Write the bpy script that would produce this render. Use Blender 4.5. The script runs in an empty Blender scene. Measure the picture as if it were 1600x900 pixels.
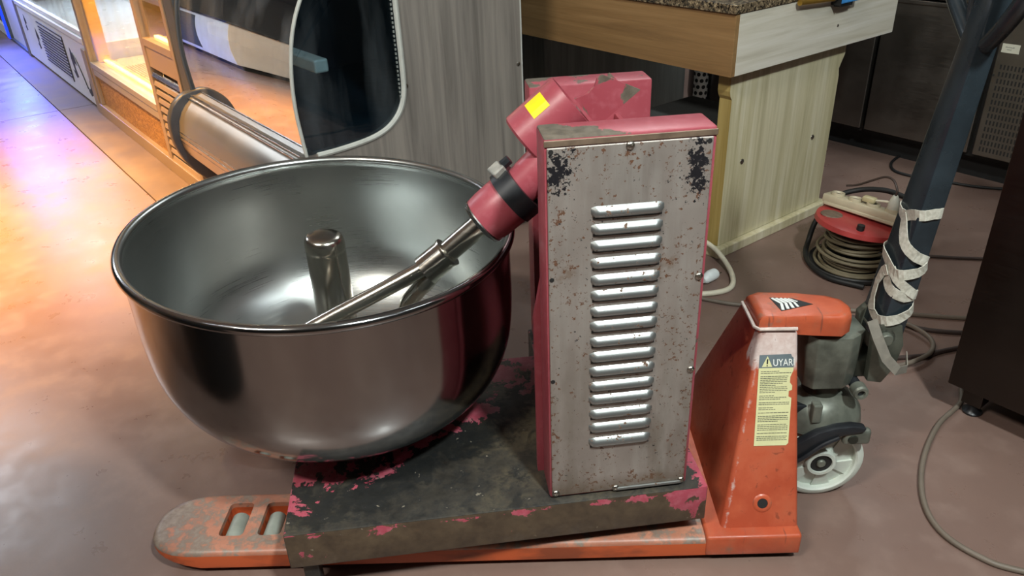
import bpy, bmesh, math, random
from mathutils import Vector, Matrix, Euler
random.seed(7)
S = bpy.context.scene
COL = S.collection
PI = math.pi

# ------------------------------------------------------------------ camera, light, exposure
cam = bpy.data.cameras.new('camera')
cam.sensor_width = 36.0
cam.lens = 1229.03 * 36.0 / 1600.0
cam.clip_start = 0.02
camo = bpy.data.objects.new('camera', cam); COL.objects.link(camo)
_p, _r = 0.5011, 0.042
_F = Vector((0, math.cos(_p), -math.sin(_p))); _R = Vector((1, 0, 0)); _D = _F.cross(_R)
_R2 = math.cos(_r) * _R + math.sin(_r) * _D; _D2 = -math.sin(_r) * _R + math.cos(_r) * _D
_m = Matrix((_R2, -_D2, -_F)).transposed().to_4x4(); _m.translation = Vector((0, 0, 1.18))
camo.matrix_world = _m
S.camera = camo
S.view_settings.view_transform = 'Standard'
S.view_settings.look = 'None'
S.view_settings.gamma = 1.0
S.view_settings.use_curve_mapping = False
S.view_settings.exposure = 0.0

w = bpy.data.worlds.new('world'); S.world = w; w.use_nodes = True
w.node_tree.nodes['Background'].inputs[0].default_value = (0.75, 0.82, 0.9, 1)
w.node_tree.nodes['Background'].inputs[1].default_value = 0.30

def area(name, loc, aim, sx, sy, power, color, shape='RECTANGLE'):
    l = bpy.data.lights.new(name, 'AREA'); l.shape = shape; l.size = sx; l.size_y = sy
    l.energy = power; l.color = color
    o = bpy.data.objects.new(name, l); COL.objects.link(o); o.location = loc
    d = Vector(aim) - Vector(loc)
    o.rotation_euler = d.to_track_quat('-Z', 'Y').to_euler()
    return o
area('ceiling_lamp_light', (0.80, -0.36, 2.80), (-0.1, 1.2, 0.4), 0.20, 0.20, 84, (0.93, 1.0, 0.97), 'DISK')
area('tube_lamp_light', (2.3, 0.6, 3.2), (1.2, 2.6, 0.4), 1.3, 0.16, 12, (0.88, 0.97, 1.0))
area('tube_lamp_light', (-1.45, -.55, 3.1), (-1.2, 1.2, 0.0), 0.9, 0.16, 80, (1.0, 0.95, 0.86))
o_ = area('warm_lamp_light', (-2.45, 2.55, 3.0), (-2.25, 2.70, 0.0), 0.3, 0.3, 100, (1.0, 0.45, 0.07)); o_.data.spread = math.radians(62)
area('tube_lamp_light', (1.2, 4.1, 3.1), (1.2, 3.9, 0.0), 1.3, 0.16, 34, (0.95, 1.0, 0.98))
area('tube_lamp_light', (-4.7, 5.2, 3.2), (-3.6, 5.6, 0.2), 0.16, 1.3, 90, (0.85, 0.92, 1.0))

# ------------------------------------------------------------------ mesh helpers
def link(o, parent=None):
    COL.objects.link(o)
    if parent is not None: o.parent = parent
    return o
def obj(name, bm, mat, parent=None, smooth=False, label=None, kind=None, recalc=True, angle=None):
    if recalc and bm.faces: bmesh.ops.recalc_face_normals(bm, faces=bm.faces)
    me = bpy.data.meshes.new(name); bm.to_mesh(me); bm.free()
    if isinstance(mat, (list, tuple)):
        for m in mat: me.materials.append(m)
    elif mat: me.materials.append(mat)
    if smooth or angle:
        for p in me.polygons: p.use_smooth = True
        me.set_sharp_from_angle(angle=math.radians(angle or 40))
    o = bpy.data.objects.new(name, me); link(o, parent)
    if label: o['label'] = label
    if kind: o['kind'] = kind
    return o
def thing(name, label, cat, loc=(0, 0, 0), rz=0, group=None):
    o = bpy.data.objects.new(name, None); link(o); o.location = loc; o.rotation_euler = (0, 0, rz)
    o.empty_display_size = 0.1
    o['label'] = label; o['category'] = cat
    if group: o['group'] = group
    return o
def tag(o, label, cat, group=None):
    o['label'] = label; o['category'] = cat
    if group: o['group'] = group
    return o
def copy_part(o, parent, loc=None, kids=True):
    c = o.copy(); COL.objects.link(c); c.parent = parent
    if loc is not None: c.location = loc
    if kids:
        for k in o.children:
            d = k.copy(); COL.objects.link(d); d.parent = c
    return c
def nb(): return bmesh.new()
def box(bm, x0, x1, y0, y1, z0, z1, bev=0.0, seg=2, M=None):
    r = bmesh.ops.create_cube(bm, size=1.0)
    vs = r['verts']
    for v in vs:
        v.co = Vector((x0 + (v.co.x + .5) * (x1 - x0), y0 + (v.co.y + .5) * (y1 - y0), z0 + (v.co.z + .5) * (z1 - z0)))
    if bev > 0:
        es = list({e for v in vs for e in v.link_edges})
        rr = bmesh.ops.bevel(bm, geom=es, offset=bev, segments=seg, profile=0.5, affect='EDGES', clamp_overlap=True)
        vs = list({v for f in rr['faces'] for v in f.verts} | {v for v in vs if v.is_valid})
    if M is not None:
        for v in vs: v.co = M @ v.co
    return bm
def tube(bm, pts, r, n=10, closed=False, cap=True, sub=0):
    pts = [Vector(p) for p in pts]
    rs = list(r) if isinstance(r, (list, tuple)) else [r] * len(pts)
    if sub:
        P = []; Rr = []; N = len(pts)
        for i in range(N if closed else N - 1):
            p0 = pts[(i - 1) % N] if (closed or i > 0) else pts[0] * 2 - pts[1]
            p1, p2 = pts[i], pts[(i + 1) % N]
            p3 = pts[(i + 2) % N] if (closed or i < N - 2) else p2 * 2 - p1
            for k in range(sub):
                t = k / sub
                P.append(0.5 * ((2 * p1) + (p2 - p0) * t + (2 * p0 - 5 * p1 + 4 * p2 - p3) * t * t + (3 * p1 - p0 - 3 * p2 + p3) * t ** 3))
                Rr.append(rs[i] * (1 - t) + rs[(i + 1) % N] * t)
        if not closed: P.append(pts[-1]); Rr.append(rs[-1])
        pts, rs = P, Rr
    N = len(pts); rings = []
    T0 = None; nrm = None
    for i, p in enumerate(pts):
        a = pts[(i - 1) % N] if (closed or i > 0) else p
        b = pts[(i + 1) % N] if (closed or i < N - 1) else p
        T = (b - a).normalized()
        if nrm is None:
            up = Vector((0, 0, 1)) if abs(T.z) < 0.9 else Vector((1, 0, 0))
            nrm = (up - T * up.dot(T)).normalized()
        else:
            nrm = (nrm - T * nrm.dot(T)).normalized()
        bn = T.cross(nrm)
        rings.append([bm.verts.new(p + rs[i] * (math.cos(2 * PI * k / n) * nrm + math.sin(2 * PI * k / n) * bn)) for k in range(n)])
    for i in range(N if closed else N - 1):
        A, B = rings[i], rings[(i + 1) % N]
        for k in range(n):
            bm.faces.new((A[k], A[(k + 1) % n], B[(k + 1) % n], B[k]))
    if cap and not closed:
        bm.faces.new(list(reversed(rings[0]))); bm.faces.new(rings[-1])
    return bm
def lathe(bm, prof, n=32, M=None, closed_prof=False):
    rings = []
    for (r, z) in prof:
        if r < 1e-6: rings.append([bm.verts.new((0, 0, z))])
        else: rings.append([bm.verts.new((r * math.cos(2 * PI * k / n), r * math.sin(2 * PI * k / n), z)) for k in range(n)])
    m = len(rings)
    for i in range(m if closed_prof else m - 1):
        A, B = rings[i], rings[(i + 1) % m]
        for k in range(n):
            k2 = (k + 1) % n
            if len(A) == 1 and len(B) == 1: continue
            if len(A) == 1: bm.faces.new((A[0], B[k2], B[k]))
            elif len(B) == 1: bm.faces.new((A[k], A[k2], B[0]))
            else: bm.faces.new((A[k], A[k2], B[k2], B[k]))
    if M is not None:
        for rr in rings:
            for v in rr: v.co = M @ v.co
    return bm
def cyl(bm, p, q, r, r2=None, n=20):
    return tube(bm, [p, q], [r, r if r2 is None else r2], n=n)
def prism(bm, poly, f0, f1):
    """poly: list of 2d points; f0, f1: maps 2d -> 3d for the two faces"""
    A = [bm.verts.new(f0(*p)) for p in poly]; B = [bm.verts.new(f1(*p)) for p in poly]
    n = len(poly)
    bm.faces.new(A); bm.faces.new(list(reversed(B)))
    for i in range(n):
        bm.faces.new((A[i], B[i], B[(i + 1) % n], A[(i + 1) % n]))
    return bm
def axisM(p, d):
    d = Vector(d).normalized()
    return Matrix.Translation(Vector(p)) @ d.to_track_quat('Z', 'Y').to_matrix().to_4x4()
def bevel_all(bm, off, seg=2, ang=30):
    bmesh.ops.recalc_face_normals(bm, faces=bm.faces)
    es = [e for e in bm.edges if len(e.link_faces) == 2 and e.calc_face_angle(0) > math.radians(ang)]
    bmesh.ops.bevel(bm, geom=es, offset=off, segments=seg, profile=0.5, affect='EDGES', clamp_overlap=True)
    return bm
def cut(o, cutters):
    """boolean-subtract closed meshes (bmesh list) from o, applied"""
    tmp = []
    for bmc in cutters:
        bmesh.ops.recalc_face_normals(bmc, faces=bmc.faces)
        me = bpy.data.meshes.new('cut'); bmc.to_mesh(me); bmc.free()
        c = bpy.data.objects.new('cut', me); COL.objects.link(c); tmp.append(c)
        c.parent = o.parent
        m = o.modifiers.new('b', 'BOOLEAN'); m.operation = 'DIFFERENCE'; m.object = c; m.solver = 'EXACT'
    dg = bpy.context.evaluated_depsgraph_get(); dg.update()
    me = bpy.data.meshes.new_from_object(o.evaluated_get(dg))
    o.modifiers.clear(); old = o.data; o.data = me; me.name = old.name
    for c in tmp:
        d = c.data; bpy.data.objects.remove(c); bpy.data.meshes.remove(d)
def text_mesh(name, body, size, mat, parent, M, ext=0.0003):
    cu = bpy.data.curves.new(name, 'FONT'); cu.body = body; cu.size = size; cu.extrude = ext
    t = bpy.data.objects.new(name, cu); COL.objects.link(t)
    dg = bpy.context.evaluated_depsgraph_get(); dg.update()
    me = bpy.data.meshes.new_from_object(t.evaluated_get(dg))
    bpy.data.objects.remove(t)
    me.transform(M); me.materials.clear(); me.materials.append(mat)
    o = bpy.data.objects.new(name, me); link(o, parent); return o

# ------------------------------------------------------------------ materials
def lin(h):
    h = h.lstrip('#'); c = [int(h[i:i + 2], 16) / 255 for i in (0, 2, 4)]
    return tuple(((x + .055) / 1.055) ** 2.4 if x > .04045 else x / 12.92 for x in c) + (1,)
class NT:
    def __init__(s, name):
        s.m = bpy.data.materials.new(name); s.m.use_nodes = True
        s.t = s.m.node_tree; s.b = s.t.nodes['Principled BSDF']; s.out = s.t.nodes['Material Output']
        s.tc = s.t.nodes.new('ShaderNodeTexCoord')
    def N(s, typ, **kw):
        n = s.t.nodes.new(typ)
        for k, v in kw.items(): setattr(n, k, v)
        return n
    def L(s, a, b): s.t.links.new(a, b)
    def mapped(s, scale=(1, 1, 1), rot=(0, 0, 0), loc=(0, 0, 0), out='Object'):
        m = s.N('ShaderNodeMapping'); m.inputs['Scale'].default_value = scale; m.inputs['Rotation'].default_value = rot
        m.inputs['Location'].default_value = loc
        s.L(s.tc.outputs[out], m.inputs[0]); return m.outputs[0]
    def noise(s, vec, scale, detail=4, rough=.55, dist=0):
        n = s.N('ShaderNodeTexNoise'); n.inputs['Scale'].default_value = scale; n.inputs['Detail'].default_value = detail
        n.inputs['Roughness'].default_value = rough; n.inputs['Distortion'].default_value = dist
        s.L(vec, n.inputs['Vector']); return n.outputs[0]
    def ramp(s, fac, stops, interp='LINEAR'):
        r = s.N('ShaderNodeValToRGB'); r.color_ramp.interpolation = interp
        e = r.color_ramp.elements
        while len(e) < len(stops): e.new(0.5)
        for i, (p, c) in enumerate(stops):
            e[i].position = p; e[i].color = c if len(c) == 4 else tuple(c) + (1,)
        s.L(fac, r.inputs[0]); return r.outputs[0]
    def step(s, fac, a, b): return s.ramp(fac, [(a, (0, 0, 0)), (b, (1, 1, 1))])
    def mix(s, f, a, b, mode='MIX'):
        n = s.N('ShaderNodeMix', data_type='RGBA', blend_type=mode)
        if isinstance(f, (int, float)): n.inputs[0].default_value = f
        else: s.L(f, n.inputs[0])
        for i, x in ((6, a), (7, b)):
            if isinstance(x, tuple): n.inputs[i].default_value = x
            else: s.L(x, n.inputs[i])
        return n.outputs[2]
    def math(s, op, a, b=0.0, clamp=False):
        n = s.N('ShaderNodeMath', operation=op, use_clamp=clamp)
        for i, x in ((0, a), (1, b)):
            if isinstance(x, (int, float)): n.inputs[i].default_value = x
            else: s.L(x, n.inputs[i])
        return n.outputs[0]
    def sep(s, out='Object'):
        n = s.N('ShaderNodeSeparateXYZ'); s.L(s.tc.outputs[out], n.inputs[0]); return n.outputs
    def bump(s, h, strength=.2, dist=.01):
        n = s.N('ShaderNodeBump'); n.inputs['Strength'].default_value = strength; n.inputs['Distance'].default_value = dist
        s.L(h, n.inputs['Height']); s.L(n.outputs[0], s.b.inputs['Normal'])
    def set(s, **kw):
        names = dict(col='Base Color', rough='Roughness', metal='Metallic', spec='Specular IOR Level', aniso='Anisotropic', coat='Coat Weight', coatr='Coat Roughness')
        for k, v in kw.items():
            i = s.b.inputs[names[k]]
            if isinstance(v, (int, float, tuple)): i.default_value = v
            else: s.L(v, i)
        return s
_plain = {}
def plain(name, hexc, rough=.5, metal=0.0, var=.12, scale=30, spec=.5):
    """one colour with a little grain and uneven gloss"""
    if name in _plain: return _plain[name]
    k = NT(name); c = lin(hexc)
    n = k.noise(k.mapped(), scale, 5)
    lo = tuple(x * (1 - var) for x in c[:3]) + (1,); hi = tuple(min(1, x * (1 + var)) for x in c[:3]) + (1,)
    k.set(col=k.ramp(n, [(.3, lo), (.7, hi)]), metal=metal, spec=spec)
    k.set(rough=k.ramp(n, [(.3, (rough * .85,) * 3), (.7, (min(1, rough * 1.15),) * 3)]))
    _plain[name] = k.m; return k.m
def emit(name, hexc, strength):
    k = NT(name); k.b.inputs['Base Color'].default_value = lin(hexc)
    k.b.inputs['Emission Color'].default_value = lin(hexc); k.b.inputs['Emission Strength'].default_value = strength
    return k.m
def glass(name, tint, base=.06, gain=1.0, rough=.0, film=0.0):
    """pane: tinted transmission with a fresnel reflection"""
    k = NT(name); t = k.t
    tr = k.N('ShaderNodeBsdfTransparent'); tr.inputs[0].default_value = tint
    gl = k.N('ShaderNodeBsdfGlossy'); gl.inputs['Roughness'].default_value = rough; gl.inputs[0].default_value = (1, 1, 1, 1)
    lw = k.N('ShaderNodeLayerWeight'); lw.inputs[0].default_value = .5
    f = k.math('ADD', k.math('MULTIPLY', k.math('POWER', lw.outputs[1], 4.0), gain), base, True)
    mx = k.N('ShaderNodeMixShader'); k.L(f, mx.inputs[0]); k.L(tr.outputs[0], mx.inputs[1]); k.L(gl.outputs[0], mx.inputs[2])
    last = mx.outputs[0]
    if film:
        df = k.N('ShaderNodeBsdfDiffuse'); df.inputs[0].default_value = (.6, .65, .68, 1)
        m2 = k.N('ShaderNodeMixShader')
        n = k.noise(k.mapped((3, 3, .6)), 3, 5)
        k.L(k.math('MULTIPLY', k.step(n, .45, .75), film), m2.inputs[0]); k.L(last, m2.inputs[1]); k.L(df.outputs[0], m2.inputs[2]); last = m2.outputs[0]
    t.nodes.remove(k.b); k.L(last, k.out.inputs[0]); return k.m

def m_floor():
    k = NT('painted_concrete'); v = k.mapped()
    a = k.noise(v, 1.3, 6, .6); b = k.noise(v, 9, 6, .65); c = k.noise(v, 60, 3)
    col = k.ramp(a, [(.25, lin('#6c5750')), (.55, lin('#7a645b')), (.8, lin('#897469'))])
    col = k.mix(k.math('MULTIPLY', k.step(b, .5, .75), .45), col, lin('#8f7a70'))
    k.set(col=col, rough=k.ramp(b, [(.3, (.24,) * 3), (.7, (.42,) * 3)]), spec=.6)
    k.bump(b, .04, .004); return k.m
def m_strip():
    k = NT('worn_concrete_strip'); v = k.mapped()
    b = k.noise(v, 5, 6, .65)
    k.set(col=k.ramp(b, [(.3, lin('#5b504c')), (.7, lin('#766861'))]), rough=k.ramp(b, [(.3, (.6,) * 3), (.7, (.8,) * 3)]))
    k.bump(b, .06, .004); return k.m
def m_steel(name, hexc='#8c8c8a', rough=.28, ring=False, spots=0.0):
    k = NT(name)
    if ring:
        n = k.noise(k.mapped((1.5, 1.5, 160)), 4, 3)
        v = k.noise(k.mapped((1, 1, 1)), 5, 4)
    else:
        n = k.noise(k.mapped((4, 4, 120)), 3, 3); v = k.noise(k.mapped(), 7, 5)
    c = lin(hexc); lo = tuple(x * .82 for x in c[:3]) + (1,)
    col = k.ramp(v, [(.3, lo), (.7, c)])
    k.set(col=col, metal=1.0, rough=k.ramp(k.mix(.5, n, v), [(.3, (rough * .8,) * 3), (.7, (rough * 1.25,) * 3)]))
    k.bump(n, .012, .002); return k.m
def m_louver():
    k = NT('louver_steel'); v = k.mapped(); oi = k.N('ShaderNodeObjectInfo')
    va = k.N('ShaderNodeVectorMath', operation='ADD'); k.L(v, va.inputs[0]); k.L(oi.outputs['Location'], va.inputs[1])
    n = k.noise(va.outputs[0], 60, 6, .65, .3); f = k.noise(va.outputs[0], 160, 3)
    m = k.step(k.math('ADD', k.math('MULTIPLY', n, .6), k.math('MULTIPLY', f, .4)), .585, .61)
    k.set(col=k.mix(m, lin('#8e9190'), lin('#5a4232')), metal=k.math('SUBTRACT', .8, k.math('MULTIPLY', m, .8)), rough=k.mix(m, (.33, .33, .33, 1), (.7, .7, .7, 1))); return k.m
def m_redpaint(name, wear=.5, tops=False):
    k = NT(name); v = k.mapped(); X, Y, Z = k.sep()
    n = k.noise(v, 11, 7, .62, .4); f = k.noise(v, 60, 4); big = k.noise(v, 3.5, 3); n3 = k.noise(v, 24, 6, .6)
    red = k.mix(k.step(big, .35, .65), lin('#93404a'), lin('#a04d57'))
    red = k.mix(k.math('MULTIPLY', k.step(f, .5, .8), .3), red, lin('#bd7680'))
    s = n
    if tops:   # rubbed-through paint on the top plates, most at the front left of the near tower
        a = k.math('MULTIPLY', k.math('GREATER_THAN', Z, .834), k.math('LESS_THAN', Y, .2))
        fl_ = k.math('ADD', k.math('MULTIPLY', k.math('SUBTRACT', .135, X), 2.3), k.math('MULTIPLY', k.math('SUBTRACT', .028, Y), 4.0))
        fl_ = k.math('MINIMUM', k.math('MAXIMUM', fl_, -.05), .26)
        b = k.math('MULTIPLY', k.math('GREATER_THAN', Z, .778), k.math('GREATER_THAN', Y, .3))
        bl_ = k.math('MULTIPLY', b, k.math('MULTIPLY', k.math('SUBTRACT', .24, X), .6, True))
        s = k.math('ADD', k.math('ADD', k.math('MULTIPLY', n, .5), k.math('MULTIPLY', n3, .5)), k.math('ADD', k.math('MULTIPLY', a, fl_), bl_))
    mask = k.step(s, wear, wear + .015)
    col = k.mix(mask, red, k.ramp(f, [(.3, lin('#4d463c')), (.7, lin('#6b6357'))]))
    k.set(col=col, rough=k.mix(mask, (.38,) * 3 + (1,), (.6,) * 3 + (1,)))
    k.bump(mask, .15, -.002); return k.m
def m_base():
    """mixer base: dark greasy primer with pink paint left at the bowl side and along the edges"""
    k = NT('worn_base_paint'); v = k.mapped(); X, Y, Z = k.sep()
    n = k.noise(v, 13, 8, .68, .5); n2 = k.noise(v, 55, 5, .6); g = k.noise(v, 4, 4); n3 = k.noise(v, 26, 6, .65)
    # distance from the bowl axis, used as a map of where feet and flour never rubbed
    dx = k.math('ADD', X, .382); dy = k.math('SUBTRACT', Y, .28)
    d = k.math('SQRT', k.math('ADD', k.math('MULTIPLY', dx, dx), k.math('MULTIPLY', dy, dy)))
    y0 = k.math('ADD', .178, k.math('MULTIPLY', k.math('MAXIMUM', k.math('ADD', X, .33), 0.0), .80))
    near = k.math('MULTIPLY', k.math('ADD', k.math('SUBTRACT', Y, y0), .145), 14.0, True)
    left = k.math('SUBTRACT', 1.0, k.math('MULTIPLY', k.math('ADD', X, .478), 12.0), True)
    top = k.math('GREATER_THAN', Z, .1685)
    ytop = k.math('MULTIPLY', k.math('MULTIPLY', k.math('MAXIMUM', near, left), top), .27)
    edge = k.math('MULTIPLY', k.math('SUBTRACT', 1.0, k.math('MULTIPLY', k.math('ABSOLUTE', k.math('SUBTRACT', Z, .163)), 55.0), True), .185)
    front = k.math('LESS_THAN', Y, -.0165)
    rightp = k.math('MULTIPLY', k.math('MULTIPLY', k.math('SUBTRACT', X, .05), 1.6, True), .5)
    fpart = k.math('MULTIPLY', k.math('ADD', k.math('ADD', edge, rightp), .02), front)
    rpart = k.math('MULTIPLY', k.math('MULTIPLY', k.math('SUBTRACT', X, .22), 12.0, True), k.math('MULTIPLY', top, .42))
    s = k.math('ADD', k.math('ADD', n, k.math('MULTIPLY', k.math('SUBTRACT', n3, .5), .35)), k.math('ADD', ytop, k.math('ADD', fpart, rpart)))
    mask = k.step(s, .735, .75)
    dark = k.ramp(k.math('ADD', k.math('MULTIPLY', g, .6), k.math('MULTIPLY', n3, .4)), [(.36, lin('#201f1d')), (.48, lin('#393630')), (.62, lin('#5a5240'))])
    bk_ = k.math('SUBTRACT', 1.0, k.math('MULTIPLY', k.math('ABSOLUTE', k.math('SUBTRACT', k.math('SUBTRACT', Y, y0), -.11)), 9.0), True)
    dark = k.mix(k.math('MULTIPLY', k.step(k.math('ADD', n, k.math('MULTIPLY', bk_, .16)), .52, .60), .75), dark, lin('#16191a'))
    dark = k.mix(k.math('MULTIPLY', k.step(n2, .5, .66), .6), dark, lin('#15181a'))
    sidec = k.ramp(n3, [(.3, lin('#3b3026')), (.7, lin('#5b4d3c'))])
    dark = k.mix(front, dark, sidec)
    pink = k.mix(k.step(n2, .45, .7), lin('#a34656'), lin('#b0606d'))
    col = k.mix(mask, dark, pink)
    col = k.mix(k.math('MULTIPLY', k.step(n2, .68, .72), .7), col, lin('#8d8474'))
    k.set(col=col, rough=k.mix(mask, k.ramp(n2, [(.3, (.42,) * 3), (.7, (.6,) * 3)]), (.4, .4, .4, 1)))
    k.bump(k.mix(.5, mask, n2), .2, .0015); return k.m
def m_panel():
    k = NT('rusty_steel_panel'); v = k.mapped(); X, Y, Z = k.sep()
    n = k.noise(v, 6, 6, .6); sp = k.noise(v, 150, 4, .65); r = k.noise(v, 14, 7, .7, .3); st = k.noise(k.mapped((14, 14, 1.6)), 3, 4)
    base = k.ramp(n, [(.3, lin('#8c857f')), (.7, lin('#a8a19b'))])
    base = k.mix(k.math('MULTIPLY', k.step(st, .48, .66), .5), base, lin('#aeaba6'))
    low = k.math('MULTIPLY', k.math('SUBTRACT', .62, Z), 1.8, True)
    base = k.mix(k.math('MULTIPLY', k.math('MULTIPLY', k.step(k.noise(k.mapped((9, 9, 3)), 2, 6), .45, .60), low), .8), base, lin('#6f685c'))
    rust = k.ramp(sp, [(.3, lin('#3c2a20')), (.7, lin('#664735'))])
    # specks gather towards the four sides of the plate
    ex = k.math('MULTIPLY', k.math('ABSOLUTE', k.math('SUBTRACT', X, .121)), 8.2)
    ex = k.math('POWER', k.math('MINIMUM', ex, 1.0), 3.0)
    ez = k.math('POWER', k.math('MINIMUM', k.math('MULTIPLY', k.math('ABSOLUTE', k.math('SUBTRACT', Z, .5)), 3.05), 1.0), 8.0)
    e = k.math('MULTIPLY', k.math('MAXIMUM', ex, ez), .06)
    m1 = k.step(k.math('ADD', k.math('ADD', sp, e), k.math('MULTIPLY', k.math('SUBTRACT', r, .5), .45)), .635, .66)
    m2 = k.math('MULTIPLY', k.step(r, .60, .70), .55)
    def blob(cx, cz, sx, sz):
        a = k.math('POWER', k.math('MULTIPLY', k.math('SUBTRACT', X, cx), 1 / sx), 2.0); b = k.math('POWER', k.math('MULTIPLY', k.math('SUBTRACT', Z, cz), 1 / sz), 2.0)
        return k.math('SUBTRACT', 1.0, k.math('SQRT', k.math('ADD', a, b)), True)
    bb = k.math('MAXIMUM', blob(.018, .785, .035, .06), blob(.222, .775, .028, .085))
    bl = k.step(k.math('ADD', k.noise(v, 120, 4, .7), k.math('MULTIPLY', bb, .30)), .665, .68)
    col = k.mix(m2, base, lin('#7a6450')); col = k.mix(m1, col, rust); col = k.mix(bl, col, lin('#25252a'))
    # brown tide mark above the first louver and along the foot
    foot = k.math('MULTIPLY', k.math('SUBTRACT', .215, Z), 40.0, True)
    col = k.mix(k.math('MULTIPLY', foot, .5), col, lin('#6a5846'))
    k.set(col=col, metal=k.math('SUBTRACT', .5, k.math('MULTIPLY', m1, .5)), rough=k.ramp(n, [(.3, (.42,) * 3), (.7, (.55,) * 3)]))
    k.bump(m1, .1, .0008); return k.m
def m_orange():
    k = NT('worn_orange_paint'); v = k.mapped(); X, Y, Z = k.sep()
    n = k.noise(v, 7, 7, .65, .3); f = k.noise(v, 42, 5, .6); s = k.noise(k.mapped((30, 3, 3)), 3, 5)
    org = k.mix(k.step(n, .4, .65), lin('#a84a2f'), lin('#c0603f'))
    org = k.mix(k.math('MULTIPLY', k.step(f, .48, .7), .5), org, lin('#a0593f'))
    dirt = k.step(k.math('ADD', k.math('MULTIPLY', n, .6), k.math('MULTIPLY', f, .4)), .56, .62)
    col = k.mix(k.math('MULTIPLY', dirt, .55), org, lin('#7d6558'))
    col = k.mix(k.math('MULTIPLY', k.step(s, .66, .70), .5), col, lin('#4b3a33'))
    k.set(col=col, rough=k.ramp(f, [(.3, (.3,) * 3), (.7, (.5,) * 3)]))
    k.bump(dirt, .08, .001); return k.m
def m_forktop():
    k = NT('scuffed_fork_paint'); v = k.mapped(); X, Y, Z = k.sep()
    n = k.noise(v, 14, 7, .65, .3); f = k.noise(v, 60, 5, .6); s = k.noise(k.mapped((3, 40, 10)), 2, 5)
    org = k.mix(k.step(n, .4, .6), lin('#a06a55'), lin('#b47d66'))
    tip = k.math('MULTIPLY', k.math('SUBTRACT', -1.09, X), 2.6, True)
    up = k.math('GREATER_THAN', Z, .0475)
    wear = k.step(k.math('ADD', k.math('MULTIPLY', k.math('ADD', n, f), .5), k.math('ADD', k.math('MULTIPLY', tip, .4), .0)), .49, .57)
    col = k.mix(k.math('MULTIPLY', wear, .8), org, k.ramp(f, [(.3, lin('#45443f')), (.7, lin('#7f7f76'))]))
    side = k.mix(k.math('MULTIPLY', k.step(s, .48, .62), .75), lin('#b4532d'), lin('#6a3826'))
    col = k.mix(up, side, col)
    k.set(col=col, rough=.42); k.bump(wear, .1, .001); return k.m
def m_body():
    """pallet truck body: orange with a rubbed-white zone near the top of the near slope"""
    k = NT('rubbed_orange_paint'); v = k.mapped(); X, Y, Z = k.sep()
    n = k.noise(v, 10, 6, .6); f = k.noise(v, 55, 6, .65, .6)
    org = k.mix(k.step(n, .4, .65), lin('#a4482f'), lin('#b85f42'))
    z = k.math('SUBTRACT', 1.0, k.math('MULTIPLY', k.math('ABSOLUTE', k.math('SUBTRACT', Z, .392)), 11.0), True)
    ny = k.math('LESS_THAN', Y, .185)
    edge = k.math('MULTIPLY', k.math('SUBTRACT', 1.0, k.math('MULTIPLY', k.math('ABSOLUTE', k.math('ADD', k.math('ADD', X, .15), k.math('MULTIPLY', Z, -.21))), 45.0), True), .43)
    wmask = k.math('MULTIPLY', k.math('MULTIPLY', k.math('MAXIMUM', z, edge), ny), 1.3)
    sp = k.step(k.math('ADD', k.math('ADD', k.math('MULTIPLY', f, -.7), k.math('MULTIPLY', n, -.4)), wmask), .0, .16)
    col = k.mix(k.math('MULTIPLY', sp, .85), org, k.ramp(f, [(.3, lin('#b9aba6')), (.7, lin('#d6d2ce'))]))
    col = k.mix(k.math('MULTIPLY', k.step(n, .52, .68), .45), col, lin('#8c4a36'))
    col = k.mix(k.math('MULTIPLY', k.step(f, .62, .66), .6), col, lin('#6e3626'))
    k.set(col=col, rough=k.ramp(f, [(.3, (.28,) * 3), (.7, (.45,) * 3)])); return k.m
def m_wood(name, c0, c1, c2, axis=2, scale=1.0, rough=.45):
    k = NT(name)
    sc = [26 * scale, 26 * scale, 26 * scale]; sc[axis] = 1.3 * scale
    v = k.mapped(tuple(sc))
    a = k.noise(v, 1.0, 7, .62, .9); sc2 = [x * 4 for x in sc]; sc2[axis] = 3 * scale
    b = k.noise(k.mapped(tuple(sc2)), 1.0, 5, .6)
    sc3 = [7 * scale] * 3; sc3[axis] = .8 * scale
    c = k.noise(k.mapped(tuple(sc3)), 1.0, 3)
    col = k.ramp(a, [(.28, lin(c0)), (.5, lin(c1)), (.72, lin(c2))])
    col = k.mix(k.math('MULTIPLY', k.step(b, .52, .72), .35), col, lin(c0))
    col = k.mix(k.math('MULTIPLY', k.step(c, .45, .65), .35), col, lin(c2))
    k.set(col=col, rough=rough); k.bump(b, .05, .001); return k.m
def m_granite():
    k = NT('speckled_granite'); v = k.mapped()
    a = k.noise(v, 90, 4, .7); b = k.noise(v, 38, 5, .7)
    col = k.ramp(a, [(.36, lin('#1d1a17')), (.46, lin('#6d5f4b')), (.58, lin('#a8977a')), (.7, lin('#d9d3c4'))], 'CONSTANT')
    col = k.mix(k.step(b, .56, .6), col, lin('#3a352d')); k.set(col=col, rough=.2); return k.m
def m_osb():
    k = NT('chip_board'); v = k.mapped((1, 1, 3))
    a = k.noise(v, 28, 6, .75, 1.2)
    k.set(col=k.ramp(a, [(.3, lin('#5a4024')), (.5, lin('#8d6a3c')), (.62, lin('#b08c55')), (.75, lin('#7a5a34'))]), rough=.6); k.bump(a, .3, .003); return k.m
def m_web():
    k = NT('woven_webbing'); n = k.noise(k.mapped(), 140, 3)
    k.set(col=k.ramp(n, [(.3, lin('#a3a194')), (.7, lin('#c6c5ba'))]), rough=.8); k.bump(n, .4, .001); return k.m

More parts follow.
